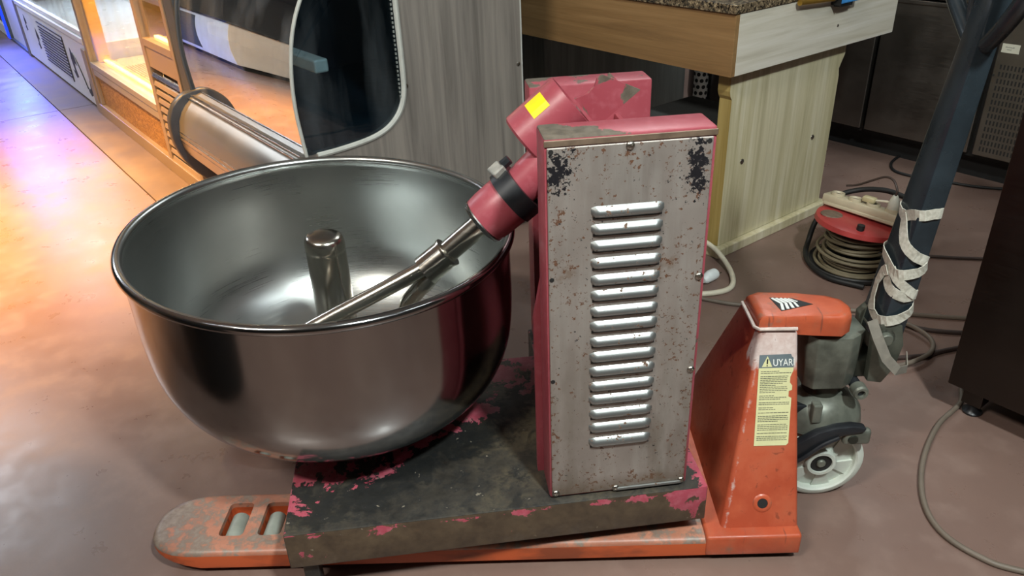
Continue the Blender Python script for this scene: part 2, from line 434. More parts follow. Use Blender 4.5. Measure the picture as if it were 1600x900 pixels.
FLOOR = m_floor(); STRIP = m_strip()
BOWL = m_steel('bowl_steel', '#b2b5b3', .30, True); BOWLOUT = m_steel('polished_bowl_steel', '#9a9a9a', .14, True); STEEL = m_steel('brushed_steel', '#a8a8a6', .26); CHROME = m_steel('worn_chrome', '#b9b5ab', .2)
REDBOX = m_redpaint('red_housing_paint', .605, True); REDTOP = m_redpaint('red_motor_paint', .70); BASEM = m_base(); PANEL = m_panel()
LOUV = m_louver()
ORANGE = m_orange(); FORK = m_forktop(); BODY = m_body()
BLACKIRON = plain('oily_black_iron', '#23262a', .4, .2, .2); PUMP = plain('greasy_pump_iron', '#676b62', .38, .3, .42, 20)
PUMPD = plain('dark_pump_iron', '#33362f', .4, .4, .3, 22)
HANDLE = plain('black_handle_paint', '#242d33', .28, .0, .25, 14)
NYLON = plain('white_nylon', '#c4cbc2', .45, 0, .12, 14)
WEB = m_web(); GRANITE = m_granite(); OSB = m_osb()
WOODL = m_wood('pale_oak_laminate', '#a09874', '#c3bb99', '#d8d2ba', 2); WOODH = m_wood('pale_oak_laminate_across', '#aca592', '#cac5b5', '#dcd9d0', 0)
WOODSH = m_wood('shaded_brown_oak_laminate', '#6d5234', '#8a6b45', '#9c7c54', 1); WOODG = m_wood('grey_wood_laminate', '#605c57', '#7d7872', '#918b83', 2)  # brown oak: shade of the counter's left and rear parts put into colour
WOODE = m_wood('yellow_edge_wood', '#7d6a3a', '#9c874e', '#b09b62', 2)
DARKST = m_steel('dark_brushed_steel', '#8d8983', .40)
CABST = m_steel('brown_black_steel', '#4e4844', .40)
BLACK = plain('matt_black', '#131415', .6, 0, .1); RUBBER = plain('black_rubber', '#1a1a1a', .7)
DGREY = plain('dark_grey_board', '#474a4a', .55, 0, .06); CHAR = plain('charcoal_metal', '#4a5158', .45, .3, .08, 6)
WHITEP = plain('white_sheet_metal', '#d5d8dc', .35, .1, .05, 8); BRNST = plain('warm_brown_metal', '#9a8a76', .4, .35, .08, 8)
SEAL = plain('grey_seal_rubber', '#b5b8b2', .5, 0, .08); CREAM = plain('cream_plastic', '#b7ad94', .45, 0, .12, 20)
CORD = plain('grey_brown_cord', '#6b6156', .55, 0, .1); DCORD = plain('dark_cord', '#3a2e2a', .55); WCORD = plain('cream_cord', '#cfc9b4', .45)
RCORD = plain('olive_reel_cord', '#6d6450', .5, 0, .15); REELRED = plain('reel_red_plastic', '#a23a38', .4, 0, .2, 14)
YELLOW = plain('yellow_sticker', '#f0d20c', .5, 0, .05); WARNY = plain('pale_yellow_sticker', '#c9c99a', .45, 0, .06); WARNG = plain('slate_sticker', '#5f6b70', .45, 0, .08)
PRINT = plain('print_ink', '#55574d', .6); WHITEINK = plain('white_ink', '#dfe3df', .6); INKB = plain('black_ink', '#15181a', .5)
SCREW = m_steel('screw_steel', '#a9a69e', .3); BLUEP = plain('blue_plastic', '#3f8fd6', .4); GOLD = plain('brass_bar', '#b08a3c', .35, .7)
PAPER = plain('note_paper', '#c9c9b8', .8, 0, .04); YBOX = plain('yellow_box', '#b39a2c', .5)

# ------------------------------------------------------------------ frames
P0 = Vector((-2.311, 4.472, 0.0)); RA = math.atan2(-0.7985, 0.602)      # the aisle row: x along the row towards the camera, y into the cases
def struct(o): o['kind'] = 'structure'; return o

# ------------------------------------------------------------------ floor, walls, ceiling
fl = bpy.data.objects.new('floor', None); link(fl); fl['kind'] = 'structure'; fl.location = P0; fl.rotation_euler = (0, 0, RA)
def slab(poly, mat):
    bm = nb(); prism(bm, poly, lambda x, y: Vector((x, y, 0)), lambda x, y: Vector((x, y, -.03)))
    return obj('slab', bm, mat, fl)
g = .003; J = -.178
slab([(-7, J + g), (-.166 - g, J + g), (-.166 - g, 6), (-7, 6)], STRIP)
slab([(-.166 + g, J + g), (1.70 - g, J + g), (1.70 - g, 6), (-.166 + g, 6)], STRIP)
slab([(-7, -6), (-.166 - g, -6), (-.166 - g, J - g), (-7, J - g)], FLOOR)
slab([(-.166 + g, -6), (9, -6), (9, 6), (1.70 + g, 6), (1.70 + g, J - g), (-.166 + g, J - g)], FLOOR)
bm = nb(); box(bm, -7, 9, -6, 6, -.06, -.028); obj('subfloor', bm, BLACK, fl)
WALLM = plain('hall_wall_paint', '#8f8d88', .8); CEILM = plain('hall_ceiling_paint', '#b5b8b8', .85)
for nm, b in (('wall_far', (-7.1, -7, -6, 6, 0, 3.5)), ('wall_near', (9, 9.1, -6, 6, 0, 3.5)), ('wall_aisle', (-7, 9, -6.1, -6, 0, 3.5)), ('wall_back', (-7, 9, 6, 6.1, 0, 3.5)), ('ceiling', (-7.1, 9.1, -6.1, 6.1, 3.5, 3.6))):
    bm = nb(); box(bm, *b); o = struct(obj(nm, bm, CEILM if nm == 'ceiling' else WALLM)); o.location = P0; o.rotation_euler = (0, 0, RA)

TUBE = emit('tube_lamp_glow', '#eef6ff', 16.0)  # glow of unseen tube lamps added to brighten the ceiling and bowl
for (x, y, a, wh) in ((1.9, -.9, .3, 'behind the camera to the right'), (-2.2, .2, .3, 'left of the camera'), (.6, 4.4, .3, 'over the back counters'), (-4.3, 4.6, 1.2, 'over the far end of the aisle')):
    t_ = thing('added_tube_lamp', 'unseen fluorescent lamp added for brightness ' + wh, 'lamp', (x, y, 3.05), a)
    bm = nb(); box(bm, -.64, .64, -.05, .05, .10, .14, .006); obj('lamp_body', bm, plain('lamp_white_metal', '#c8c8c8', .4), t_)
    bm = nb(); cyl(bm, (-.6, 0, .075), (.6, 0, .075), .018, n=12); obj('lamp_tube', bm, TUBE, t_, smooth=True)
    bm = nb(); box(bm, -.5, -.48, -.01, .01, .14, .45); obj('hanger', bm, WHITEP, t_); bm = nb(); box(bm, .48, .5, -.01, .01, .14, .45); obj('hanger', bm, WHITEP, t_)
# ------------------------------------------------------------------ dough mixer
mx = thing('dough_mixer', 'old red dough mixer with big steel bowl and rusty louvered tower on pallet truck', 'dough mixer', (.054, 1.0528, 0), .1035)
MW, MT, ZB = .2447, .0694, .172
# base
bm = nb()
prism(bm, [(-.4697, -.017), (.2845, -.017), (.2845, .575), (.04, .575), (.04, .459), (-.4697, .459)], lambda x, y: Vector((x, y, .172)), lambda x, y: Vector((x, y, .0925)))
bevel_all(bm, .003, 2)
base = obj('base', bm, BASEM, mx, angle=40)
for fx, fy in ((-.438, .011), (.255, .18), (-.438, .43), (.255, .55)):
    bm = nb(); box(bm, fx - .014, fx + .014, fy - .015, fy + .015, 0.0, .0925, .003); obj('foot', bm, BASEM, mx)
bm = nb(); box(bm, .222, .232, .0694, .498, .172, .715, .002); obj('hidden_shade_plate', bm, REDBOX, mx)  # unseen plate added to keep light from the left off the truck body
# towers
def tower(x0, y0, z1, name):
    bm = nb(); box(bm, x0, x0 + MW + .006, y0, y0 + MT, ZB, z1, .0045, 2); return obj(name, bm, REDBOX, mx, angle=40)
t1 = tower(-.002, 0, .8365, 'gear_housing'); t2 = tower(.0476, .498, .7805, 'rear_housing')
bm = nb(); box(bm, .002, .2425, -.0032, 0.0, .1775, .8225, .0012, 1)
pan = obj('louver_panel', bm, PANEL, mx, label='rusty bare steel cover plate with sixteen pressed louvers')
# louver hood: half dome pressed out, open underneath
bm = nb(); NX, NZ = 18, 8; Lw, Lh, Ld = .110, .0172, .0078; grid = []
for i in range(NX + 1):
    u = i / NX; x = (u - .5) * Lw; row = []
    e = min(u, 1 - u) * Lw / .011; ew = math.sqrt(max(0, 1 - max(0, 1 - e) ** 2))
    for j in range(NZ + 1):
        t = j / NZ
        dz = Lh * .5 - t * Lh * (0.55 + .45 * ew) - (1 - ew) * Lh * .12
        dep = Ld * ew * math.sin(min(1, t / .72) * PI / 2) ** .9
        if t > .72: dep *= math.cos((t - .72) / .28 * PI / 2 * .55)
        row.append(bm.verts.new((x, -dep, dz)))
    grid.append(row)
for i in range(NX):
    for j in range(NZ): bm.faces.new((grid[i][j], grid[i + 1][j], grid[i + 1][j + 1], grid[i][j + 1]))
lv = obj('louver', bm, LOUV, pan, smooth=True, angle=60)
bm = nb(); box(bm, -.052, .052, -.0012, .0, -.0122, -.0082); sl = obj('slot', bm, RUBBER, lv)
zs = [.722, .694, .667, .638, .609, .582, .553, .526, .497, .468, .440, .410, .383, .353, .324, .293]
for i, z in enumerate(zs):
    o = lv if i == 0 else copy_part(lv, pan)
    o.location = (.1205, -.003, z)
    if i: o.scale = (random.uniform(.985, 1.01), 1, random.uniform(.95, 1.03))
bm = nb(); lathe(bm, [(0, .0038), (.0034, .0034), (.0060, .0018), (.0066, 0), (0, 0)], 14, axisM((0, 0, 0), (0, -1, 0)))
box(bm, -.0036, .0036, -.0042, -.003, -.0005, .0005); box(bm, -.0005, .0005, -.0042, -.003, -.0036, .0036)
sc = obj('screw', bm, SCREW, pan, angle=40)
for i, (x, z) in enumerate([(.121, .8185), (.2375, .599), (.2375, .424), (.0085, .1845), (.117, .1815), (.237, .183)]):
    o = sc if i == 0 else copy_part(sc, pan); o.location = (x, -.0034, z); o.rotation_euler = (0, random.uniform(0, 1.5), 0)
bm = nb(); lathe(bm, [(0, .0006), (.0036, .0006), (.0038, 0), (0, 0)], 12, axisM((0, 0, 0), (0, -1, 0))); hl = obj('screw_hole', bm, RUBBER, pan)
for i, (x, z) in enumerate([(.0075, .817), (.2365, .8165), (.0065, .615), (.0060, .427)]):
    o = hl if i == 0 else copy_part(hl, pan); o.location = (x, -.0032, z)
bm = nb(); box(bm, .118, .236, -.0085, -.003, .1785, .1845, .002, 2); obj('bent_lip', bm, LOUV, pan)
bm = nb(); box(bm, -.002, .2487, -.0018, .0, .8235, .8330, .0008, 1); obj('fold_edge', bm, plain('scraped_brown_metal', '#7b6a5a', .5, .4, .3, 40), mx)
# bowl
bc = Vector((-.3729, .3487, .5806)); bn = Vector((.0449, -.0295, 1)).normalized()
bX = (Vector((1, 0, 0)) - bn * bn.x).normalized(); bY = bn.cross(bX); bZ = Vector((-.004, 0.0, 1))
BM = Matrix((bX, bY, bZ)).transposed().to_4x4(); BM.translation = bc; BM = BM @ Matrix.Scale(1.06, 4)
prof_o = [(.3325, -.004), (.3325, -.06), (.3325, -.12), (.330, -.172), (.323, -.215), (.306, -.257), (.277, -.293), (.237, -.324), (.184, -.347), (.117, -.363), (0, -.369)]
prof_i = [(r - .006 if r > .01 else 0, z + .006) for r, z in prof_o[:0:-1]] + [(.3275, -.004)]
bm = nb()
def smooth_prof(pr, k=4):
    out = []
    for i in range(len(pr) - 1):
        p0 = pr[max(i - 1, 0)]; p1 = pr[i]; p2 = pr[i + 1]; p3 = pr[min(i + 2, len(pr) - 1)]
        for j in range(k):
            t = j / k
            out.append(tuple(max(-1, .5 * (2 * p1[q] + (p2[q] - p0[q]) * t + (2 * p0[q] - 5 * p1[q] + 4 * p2[q] - p3[q]) * t * t + (3 * p1[q] - p0[q] - 3 * p2[q] + p3[q]) * t ** 3)) if q == 0 else .5 * (2 * p1[q] + (p2[q] - p0[q]) * t + (2 * p0[q] - 5 * p1[q] + 4 * p2[q] - p3[q]) * t * t + (3 * p1[q] - p0[q] - 3 * p2[q] + p3[q]) * t ** 3) for q in (0, 1)))
    out.append(pr[-1]); return out
rim = [(.3345 + .0085 * math.cos(a), .0005 + .0085 * math.sin(a)) for a in [math.radians(x) for x in range(200, -160, -24)]]
lathe(bm, smooth_prof(prof_i) + rim + smooth_prof(prof_o), 128, BM)
bowl = obj('bowl', bm, [BOWL, BOWLOUT], mx, smooth=True, angle=60, label='large polished steel mixing bowl with rolled rim')
for p in bowl.data.polygons:
    d_ = p.center - bc; h_ = Vector((d_.x, d_.y, 0))
    if p.normal.dot(h_.normalized()) > 0 or p.normal.z < -.3: p.material_index = 1
bm = nb(); lathe(bm, [(0, .172), (.13, .172), (.125, .182), (.10, .192), (0, .192)], 40, Matrix.Translation((bc.x + .016, bc.y, 0))); obj('bowl_bearing', bm, BLACKIRON, mx, angle=40)
bm = nb(); lathe(bm, smooth_prof([(0, -.012), (.020, -.0125), (.031, -.016), (.0355, -.026), (.0360, -.040)], 3) + [(.0352, -.042), (.0356, -.045), (.037, -.360), (0, -.360)], 40, BM)
obj('centre_post', bm, CHROME, bowl, smooth=True, angle=50)
# drive arm: everything on one slanted axis in the middle plane
AY = .235; A0 = Vector((-.075, AY, .617)); AD = Vector((.0705, 0, .0565)).normalized()
def ax(t, up=0.0): return A0 + AD * t + Vector((-AD.z, 0, AD.x)) * up
bm = nb(); lathe(bm, [(.0, -.004), (.042, -.004), (.0445, .0), (.045, .004), (.0465, .02), (.0475, .075), (.044, .082), (0, .082)], 40, axisM(ax(0), AD)); 
hub = obj('spindle_hub', bm, REDTOP, mx, angle=40)
bm = nb(); lathe(bm, [(.030, -.0062), (.0435, -.0062), (.0462, .0), (.0455, .0022), (.030, .0022)], 40, axisM(ax(0), AD), True); obj('seal_ring', bm, STEEL, hub, angle=40)
bm = nb(); lathe(bm, [(.046, .060), (.0515, .060), (.0515, .094), (.040, .094)], 40, axisM(ax(0), AD), True); clamp = obj('clamp_band', bm, BLACKIRON, mx, angle=40)
bm = nb(); box(bm, -.016, .016, -.012, .012, -.004, .010, .003, 2, axisM(ax(.076) + Vector((-.03, 0, .043)), Vector((-.55, -.15, .8)))); obj('clamp_tab', bm, plain('worn_pale_metal', '#b3b2aa', .4, .6, .2, 60), clamp)
bm = nb(); cyl(bm, ax(.092, .055) + Vector((0, -.0, 0)), ax(.108, .055), .009, n=8); obj('clamp_bolt', bm, BLACKIRON, clamp)
bm = nb(); cyl(bm, ax(.082, .004), ax(.20, .012), .034, .037, 32); arm = obj('arm_tube', bm, REDTOP, mx, angle=40)
bm = nb(); prism(bm, [(.10, -.03), (.20, -.03), (.20, -.085)], lambda a, b: ax(a, b) + Vector((0, -.004, 0)), lambda a, b: ax(a, b) + Vector((0, .004, 0))); obj('gusset', bm, REDTOP, arm)
# motor shroud parallel to the axis
m0 = Vector((.006, .26, .746)); MR = .0535
bm = nb(); lathe(bm, [(0, 0), (MR - .004, 0), (MR, .004), (MR, .105), (MR - .003, .106), (MR - .003, .099), (0, .099)], 48, axisM(m0, AD)); mot = obj('motor', bm, REDTOP, mx, angle=40)
def mo(t, a, r=MR): 
    side = Vector((0, 1, 0)); up = Vector((-AD.z, 0, AD.x)); return m0 + AD * t + r * (math.cos(a) * up + math.sin(a) * side)
bm = nb(); pv = []
for t in (.042, .076):
    pv.append([bm.verts.new(mo(t, a, MR + .0006)) for a in [math.radians(x) for x in (-50, -38, -24, -10)]])
for i in range(3): bm.faces.new((pv[0][i], pv[0][i + 1], pv[1][i + 1], pv[1][i]))
obj('yellow_sticker', bm, YELLOW, mot, label='blank yellow sticker')
bm = nb()
upv = Vector((-AD.z, 0, AD.x))
prism(bm, [(.112, .004), (.135, -.004), (.150, -.002), (.162, .006), (.172, .004), (.205, -.06), (.112, -.06)], lambda a, b: m0 + AD * a + upv * b + Vector((0, -.012, 0)), lambda a, b: m0 + AD * a + upv * b + Vector((0, -.007, 0)))
prism(bm, [(.112, -.02), (.185, -.02), (.185, -.028), (.112, -.028)], lambda a, b: m0 + AD * a + upv * b + Vector((0, -.007, 0)), lambda a, b: m0 + AD * a + upv * b + Vector((0, .045, 0)))
obj('motor_bracket', bm, m_redpaint('worn_bracket_paint', .50), mot)
bm = nb(); box(bm, .05, .26, .07, .497, .60, .66, .004); box(bm, .02, .26, .19, .33, .655, .72, .004); obj('cross_member', bm, REDBOX, mx)
bm = nb(); prism(bm, [(0, .172), (.045, .172), (.045, .58), (.018, .60), (0, .50)], lambda x, z: Vector((x - .012, .074, z)), lambda x, z: Vector((x - .012, .088, z))); obj('side_brace', bm, REDBOX, mx)
# fork
bm = nb(); tube(bm, [ax(-.10), ax(.0)], [.0205, .0205], 24); shaft = obj('fork_shaft', bm, CHROME, mx, angle=40)
bm = nb(); tube(bm, [(-.186, .231, .531), ax(-.088, 0)], [.029, .0275], 24); tube(bm, [ax(-.0905), ax(-.0865)], [.0295, .0295], 24)
obj('fork_sleeve', bm, CHROME, shaft, angle=40)
bm = nb(); tube(bm, [ax(-.09, .004), (-.186, .230, .539), (-.280, .222, .497), (-.375, .215, .455), (-.428, .21, .425), (-.462, .21, .36), (-.452, .22, .29)], [.0135, .0155, .0145, .0155, .016, .015, .012], 16, sub=6); obj('fork_tine', bm, CHROME, shaft, smooth=True)
bm = nb(); tube(bm, [ax(-.12, -.012), ax(-.16, -.018), (-.205, .25, .480), (-.228, .27, .44), (-.235, .30, .37), (-.215, .32, .31)], [.015, .0155, .0155, .0155, .0145, .011], 16, sub=6); obj('fork_tine', bm, CHROME, shaft, smooth=True)

# ------------------------------------------------------------------ pallet truck
pt = thing('pallet_truck', 'scuffed orange hand pallet truck with black handle, carrying the dough mixer', 'pallet truck', (.515, 1.044, 0), -.02)
def fork_mesh(y0, y1):
    bm = nb(); W2 = (y1 - y0) / 2; yc = (y0 + y1) / 2
    out = [(-1.11, W2)]
    for a in range(0, 181, 12):
        t = math.radians(a); out.append((-1.128 - .108 * math.sin(t) ** .85, W2 * math.copysign(abs(math.cos(t)) ** .8, math.cos(t))))
    out += [(-1.11, -W2), (0, -W2), (0, W2)]
    rows = []
    def zb(x): return .018 if x > -1.13 else .018 + (-1.13 - x) / .108 * .026
    for (ins, zf) in ((.014, lambda x: .0580), (.006, lambda x: .0568), (.0015, lambda x: .0530), (.0, lambda x: .0485), (.0, zb)):
        r = []
        for (x, y) in out:
            sx = x + ins * (1 if x < -1.12 else 0) * .9; sy = y - math.copysign(min(ins, abs(y)), y)
            r.append(bm.verts.new((sx, yc + sy, min(zf(x), .0580) if zf is not zb else zb(x))))
        rows.append(r)
    n = len(out)
    for a, b in zip(rows, rows[1:]):
        for i in range(n): bm.faces.new((a[i], a[(i + 1) % n], b[(i + 1) % n], b[i]))
    bm.faces.new(rows[0]); bm.faces.new(list(reversed(rows[-1])))
    return bm
for (y0, y1) in ((0, .158), (.352, .510)):
    f = obj('fork', fork_mesh(y0, y1), FORK, pt, angle=35)
    cs = []
    for x0, x1 in ((-1.101, -1.053), (-1.026, -.980)):
        c = nb(); box(c, x0, x1, y0 + .041, y0 + .128, .026, .2)
        ve = [e for e in c.edges if abs((e.verts[0].co - e.verts[1].co).z) > .1]
        bmesh.ops.bevel(c, geom=ve, offset=.009, segments=4, profile=.5, affect='EDGES')
        cs.append(c)
    cut(f, cs)
    for p in f.data.polygons: p.use_smooth = True
    f.data.set_sharp_from_angle(angle=math.radians(35))
    for x0 in (-1.077, -1.003):
        bm = nb(); tube(bm, [(x0, y0 + .045, .036), (x0, y0 + .050, .036), (x0, y0 + .104, .036), (x0, y0 + .109, .036)], [.0155, .018, .018, .0155], 20)
        obj('load_roller', bm, plain('grey_green_roller', '#8d938a', .5, .2, .15, 30), f, angle=40)
    bm = nb(); cyl(bm, (-1.04, y0 + .03, .0165), (-1.04, y0 + .128, .0165), .0165, n=20); obj('floor_roller', bm, NYLON, f, angle=40)
# body: trapezoid bulkhead, leaning left face
def body_ring(z, grow=0.0):
    k = (z - .039) / .39
    yn = .008 + .167 * k; yf = .442 - .167 * k; xl = -.150 + .085 * k
    return [(xl - grow, yn - grow, z), (0 + grow, yn - grow, z), (0 + grow, yf + grow, z), (xl - grow, yf + grow, z)]
bm = nb(); rings = []
for z in (.05, .07, .39, .409):
    rings.append([bm.verts.new(p) for p in body_ring(z)])
for a, b in zip(rings, rings[1:]):
    for i in range(4): bm.faces.new((a[i], a[(i + 1) % 4], b[(i + 1) % 4], b[i]))
bm.faces.new(list(reversed(rings[0]))); bm.faces.new(rings[-1])
bevel_all(bm, .008, 3)
body = obj('body', bm, BODY, pt, smooth=True, angle=50, label='orange bulkhead with rubbed white patch')
bm = nb(); box(bm, -.175, .001, -.004, .462, .018, .066, .006, 3); obj('cross_frame', bm, ORANGE, pt, angle=40)
# hood cap
cap = [(-.073, .166), (-.075, .255), (-.055, .266), (.02, .257), (.075, .243), (.098, .226), (.105, .202), (.098, .176), (.078, .160), (.03, .166)]
bm = nb(); rows = []
cx, cy = .01, .213
for (s, z) in ((.80, .4335), (.93, .4322), (.985, .427), (1.0, .418), (1.0, .408), (1.0, .392)):
    rows.append([bm.verts.new((cx + (x - cx) * s, cy + (y - cy) * s, z if x > 0 or z > .40 else .403)) for x, y in cap])
n = len(cap)
for a, b in zip(rows, rows[1:]):
    for i in range(n): bm.faces.new((a[i], a[(i + 1) % n], b[(i + 1) % n], b[i]))
bm.faces.new(rows[0]); bm.faces.new(list(reversed(rows[-1])))
hood = obj('hood', bm, ORANGE, pt, smooth=True, angle=50)
bm = nb(); tube(bm, [(-.078, .262, .411), (-.079, .172, .411), (-.072, .163, .411), (-.004, .161, .411)], .0035, 8); obj('weld_bead', bm, plain('rubbed_white_paint', '#c9bcb4', .5, 0, .2, 60), hood, smooth=True)
# emblem: black lozenge with white bars
def flat(poly, z, M=None): 
    bm = nb(); prism(bm, poly, lambda x, y: Vector((x, y, z)), lambda x, y: Vector((x, y, z - .0006))); return bm
EA, EB, EC, ED = Vector((-.036, .237)), Vector((.006, .231)), Vector((.036, .208)), Vector((-.028, .187))
em = obj('emblem', flat([tuple(EA), tuple(EB), tuple(EC), tuple(ED)], .4343), INKB, hood, label='black lozenge emblem with white diagonal bars')
bm = nb()
def eb(u, v):  # lozenge coordinates
    a = EA.lerp(EC, u); b = ED.lerp(EB, u); return (a + (EB - ED) * v * .5)
def bar(p, q, wd=.0022):
    p = Vector(p); q = Vector(q); d = (q - p).normalized(); nn = Vector((-d.y, d.x)) * wd
    pts = [p + nn, q + nn, q - nn, p - nn]
    prism(bm, [tuple(x) for x in pts], lambda x, y: Vector((x, y, .4347)), lambda x, y: Vector((x, y, .4341)))
for f0, w_ in ((.06, .0026), (.24, .0027), (.42, .0027), (.60, .0022), (.76, .0014)):
    top_ = EA.lerp(EB, f0); low_ = ED.lerp(EC, f0 * .9); mid_ = (top_ + low_) * .5 + Vector((.009 * (1 - f0 * .6), .0015))
    bar(top_ + (mid_ - top_) * .08, mid_, w_)
    if f0 < .7: bar(low_ + (mid_ - low_) * .08, mid_, w_)
obj('emblem_bars', bm, WHITEINK, em)
# warning label on the near slope
sl_o = Vector((0, .008, .039)); sl_u = Vector((1, 0, 0)); sl_v = Vector((0, .167, .39)).normalized(); sl_n = sl_u.cross(sl_v)
if sl_n.y > 0: sl_n = -sl_n
def SL(x, t, h=0.0): return sl_o + sl_u * x + sl_v * t + sl_n * h
LT = (.365 - .039) / .39 * .4242; LB = (.209 - .039) / .39 * .4242
SK = .068
def lab(x, t, h): return SL(x - (LT - t) * SK, t, h)
def labpoly(bm, poly, h):
    prism(bm, poly, lambda x, t: lab(x, t, h), lambda x, t: lab(x, t, h - .0006)); return bm
bm = labpoly(nb(), [(-.071, LB), (-.071, LT - .024), (-.008, LT - .024), (-.008, LT - .030), (-.0125, LT - .042), (-.0125, LT - .052), (-.008, LT - .058), (-.008, LT - .066), (-.0135, LT - .068), (-.0135, LT - .078), (-.008, LT - .081), (-.008, LB + .004), (-.012, LB)], .0010)
wl = obj('warning_label', bm, WARNY, body, label='pale yellow warning sticker with grey heading')
bm = labpoly(nb(), [(-.071, LT - .024), (-.071, LT), (-.014, LT + .001), (-.012, LT - .004), (-.009, LT - .006), (-.008, LT - .024)], .0012); obj('heading', bm, WARNG, wl)
bm = labpoly(nb(), [(-.066, LT - .022), (-.047, LT - .022), (-.0565, LT - .002)], .0018); obj('warning_triangle', bm, WARNY, wl)
bm = labpoly(nb(), [(-.0576, LT - .0165), (-.0554, LT - .0165), (-.0552, LT - .0075), (-.0578, LT - .0075)], .0024); labpoly(bm, [(-.0575, LT - .0205), (-.0555, LT - .0205), (-.0555, LT - .0185), (-.0575, LT - .0185)], .0024); obj('exclamation_mark', bm, INKB, wl)
TM = Matrix((sl_u, sl_v, -(sl_v.cross(sl_u)))).transposed().to_4x4(); TM.translation = lab(-.046, LT - .0205, .0018)
text_mesh('lettering', 'UYARI', .0182, WHITEINK, wl, TM @ Matrix.Scale(.78, 4, (1, 0, 0)))
bm = nb(); t = LT - .031; rr = random.Random(3)
while t > LB + .006:
    x = -.067; lim = -.0115 if not (LT - .084 < t < LT - .040) else -.0165
    full = rr.random() > .3
    end = lim if full else lim - rr.uniform(.008, .03)
    while x < end - .002:
        l = rr.uniform(.002, .007); l = min(l, end - x)
        labpoly(bm, [(x, t), (x + l, t), (x + l, t + .0011), (x, t + .0011)], .0014); x += l + .0009
    t -= .0033 if rr.random() > .22 else .0062
obj('fine_print', bm, PRINT, wl, kind='stuff')
# round hole with a raised lip in the near face
HX, HT = -.067, (.108 - .039) / .39 * .4242
bm = nb(); lathe(bm, [(.0, .0012), (.0095, .0012), (.0095, -.004), (.0, -.004)], 24, axisM(SL(HX, HT), sl_n)); obj('pin_hole', bm, RUBBER, body, angle=30)
bm = nb(); lathe(bm, [(.0095, .0), (.0098, .0022), (.0125, .0026), (.017, .0008), (.019, -.001), (.0095, -.001)], 28, axisM(SL(HX, HT), sl_n), True); obj('pin_boss', bm, ORANGE, body, smooth=True)
# hydraulic pump
PY = .225
bm = nb(); lathe(bm, [(0, .398), (.026, .398), (.030, .392), (.032, .375), (0, .375)], 28, Matrix.Translation((.075, PY, 0))); 
pump = obj('pump_head', bm, PUMPD, pt, angle=40)
bm = nb()
oc = [(.030, PY - .034), (.046, PY - .052), (.108, PY - .052), (.130, PY - .036), (.142, PY - .022), (.140, PY + .022), (.128, PY + .035), (.048, PY + .045), (.030, PY + .03)]
prism(bm, oc, lambda x, y: Vector((x, y, .378)), lambda x, y: Vector((.085 + (x - .085) * .92, PY + (y - PY) * .95, .262))); bevel_all(bm, .003, 2)
pb = obj('pump_block', bm, PUMP, pt, angle=35)
RBP = (.136, PY - .058, .262)
bm = nb(); lathe(bm, [(.0075, .010), (.0125, .010), (.0150, .006), (.0150, -.012), (.0075, -.012)], 20, axisM(RBP, (0, -1, 0)), True); rb_ = obj('release_bolt', bm, PUMP, pb, angle=30)
bm = nb(); lathe(bm, [(0, .004), (.0077, .004), (.0077, -.01), (0, -.01)], 16, axisM(RBP, (0, -1, 0))); cyl(bm, (RBP[0], PY - .05, .262), (RBP[0], PY + .02, .262), .011, n=14); obj('bolt_shank', bm, BLACKIRON, pb, angle=30)
bm = nb(); cyl(bm, (.085, PY, .262), (.085, PY, .222), .034, .036, 28); obj('pump_neck', bm, PUMPD, pb, angle=40)
# pivot lugs of the handle
LUGP = [(.150, .330), (.152, .275), (.180, .270), (.200, .305), (.207, .355), (.197, .398), (.168, .410), (.146, .385)]
LUGM = plain('oily_lug_iron', '#555950', .38, .35, .4, 24)
lug = None
for (ya, yb_) in ((-.045, -.026), (.026, .045)):
    bm = nb(); prism(bm, LUGP, lambda x, z: Vector((x, PY + ya, z)), lambda x, z: Vector((x, PY + yb_, z))); bevel_all(bm, .003, 2)
    lug = obj('pivot_lug', bm, LUGM, pt, angle=35)
    if ya < 0: lug_near = lug
bm = nb(); box(bm, .12, .175, PY - .026, PY + .026, .272, .312, .003); obj('lug_bridge', bm, PUMPD, pt)
bm = nb(); lathe(bm, [(0, .010), (.011, .010), (.0135, .007), (.0135, 0), (.0195, 0), (.0225, -.004), (.0225, -.010), (0, -.010)], 24, axisM((.168, PY - .045, .372), (0, -1, 0))); cyl(bm, (.168, PY - .05, .372), (.168, PY + .052, .372), .012, n=16); obj('pivot_pin', bm, PUMP, lug_near, angle=40)
# fender above the steering wheels
bm = nb(); lathe(bm, [(.034, .232), (.046, .230), (.068, .216), (.083, .194), (.088, .166), (.085, .166), (.080, .192), (.064, .211), (.034, .222)], 40, Matrix.Translation((.085, PY, 0)) @ Matrix.Diagonal((1.0, .86, 1, 1)), True)
fen = obj('wheel_fender', bm, PUMP, pt, angle=40)
bm = nb(); box(bm, .050, .068, PY - .070, PY - .050, .196, .238, .003); obj('fender_tab', bm, PUMP, fen)
bm = nb(); box(bm, .112, .166, PY - .084, PY - .066, .150, .186, .008, 3); obj('axle_bracket', bm, PUMP, fen, angle=40)
bm = nb(); lathe(bm, [(0, .003), (.009, .003), (.010, 0), (0, 0)], 16, axisM((.130, PY - .084, .166), (0, -1, 0))); obj('bracket_bolt', bm, PUMPD, fen)
bm = nb()
lev = [(-.02, .092), (.02, .112), (.06, .150), (.085, .168), (.112, .178), (.148, .184), (.152, .194), (.125, .200), (.09, .196), (.06, .186), (.02, .158), (-.02, .132)]
prism(bm, lev, lambda x, z: Vector((x, PY - .068, z)), lambda x, z: Vector((x, PY - .088, z))); bevel_all(bm, .004, 2)
obj('lift_link', bm, BLACKIRON, pt, angle=40)
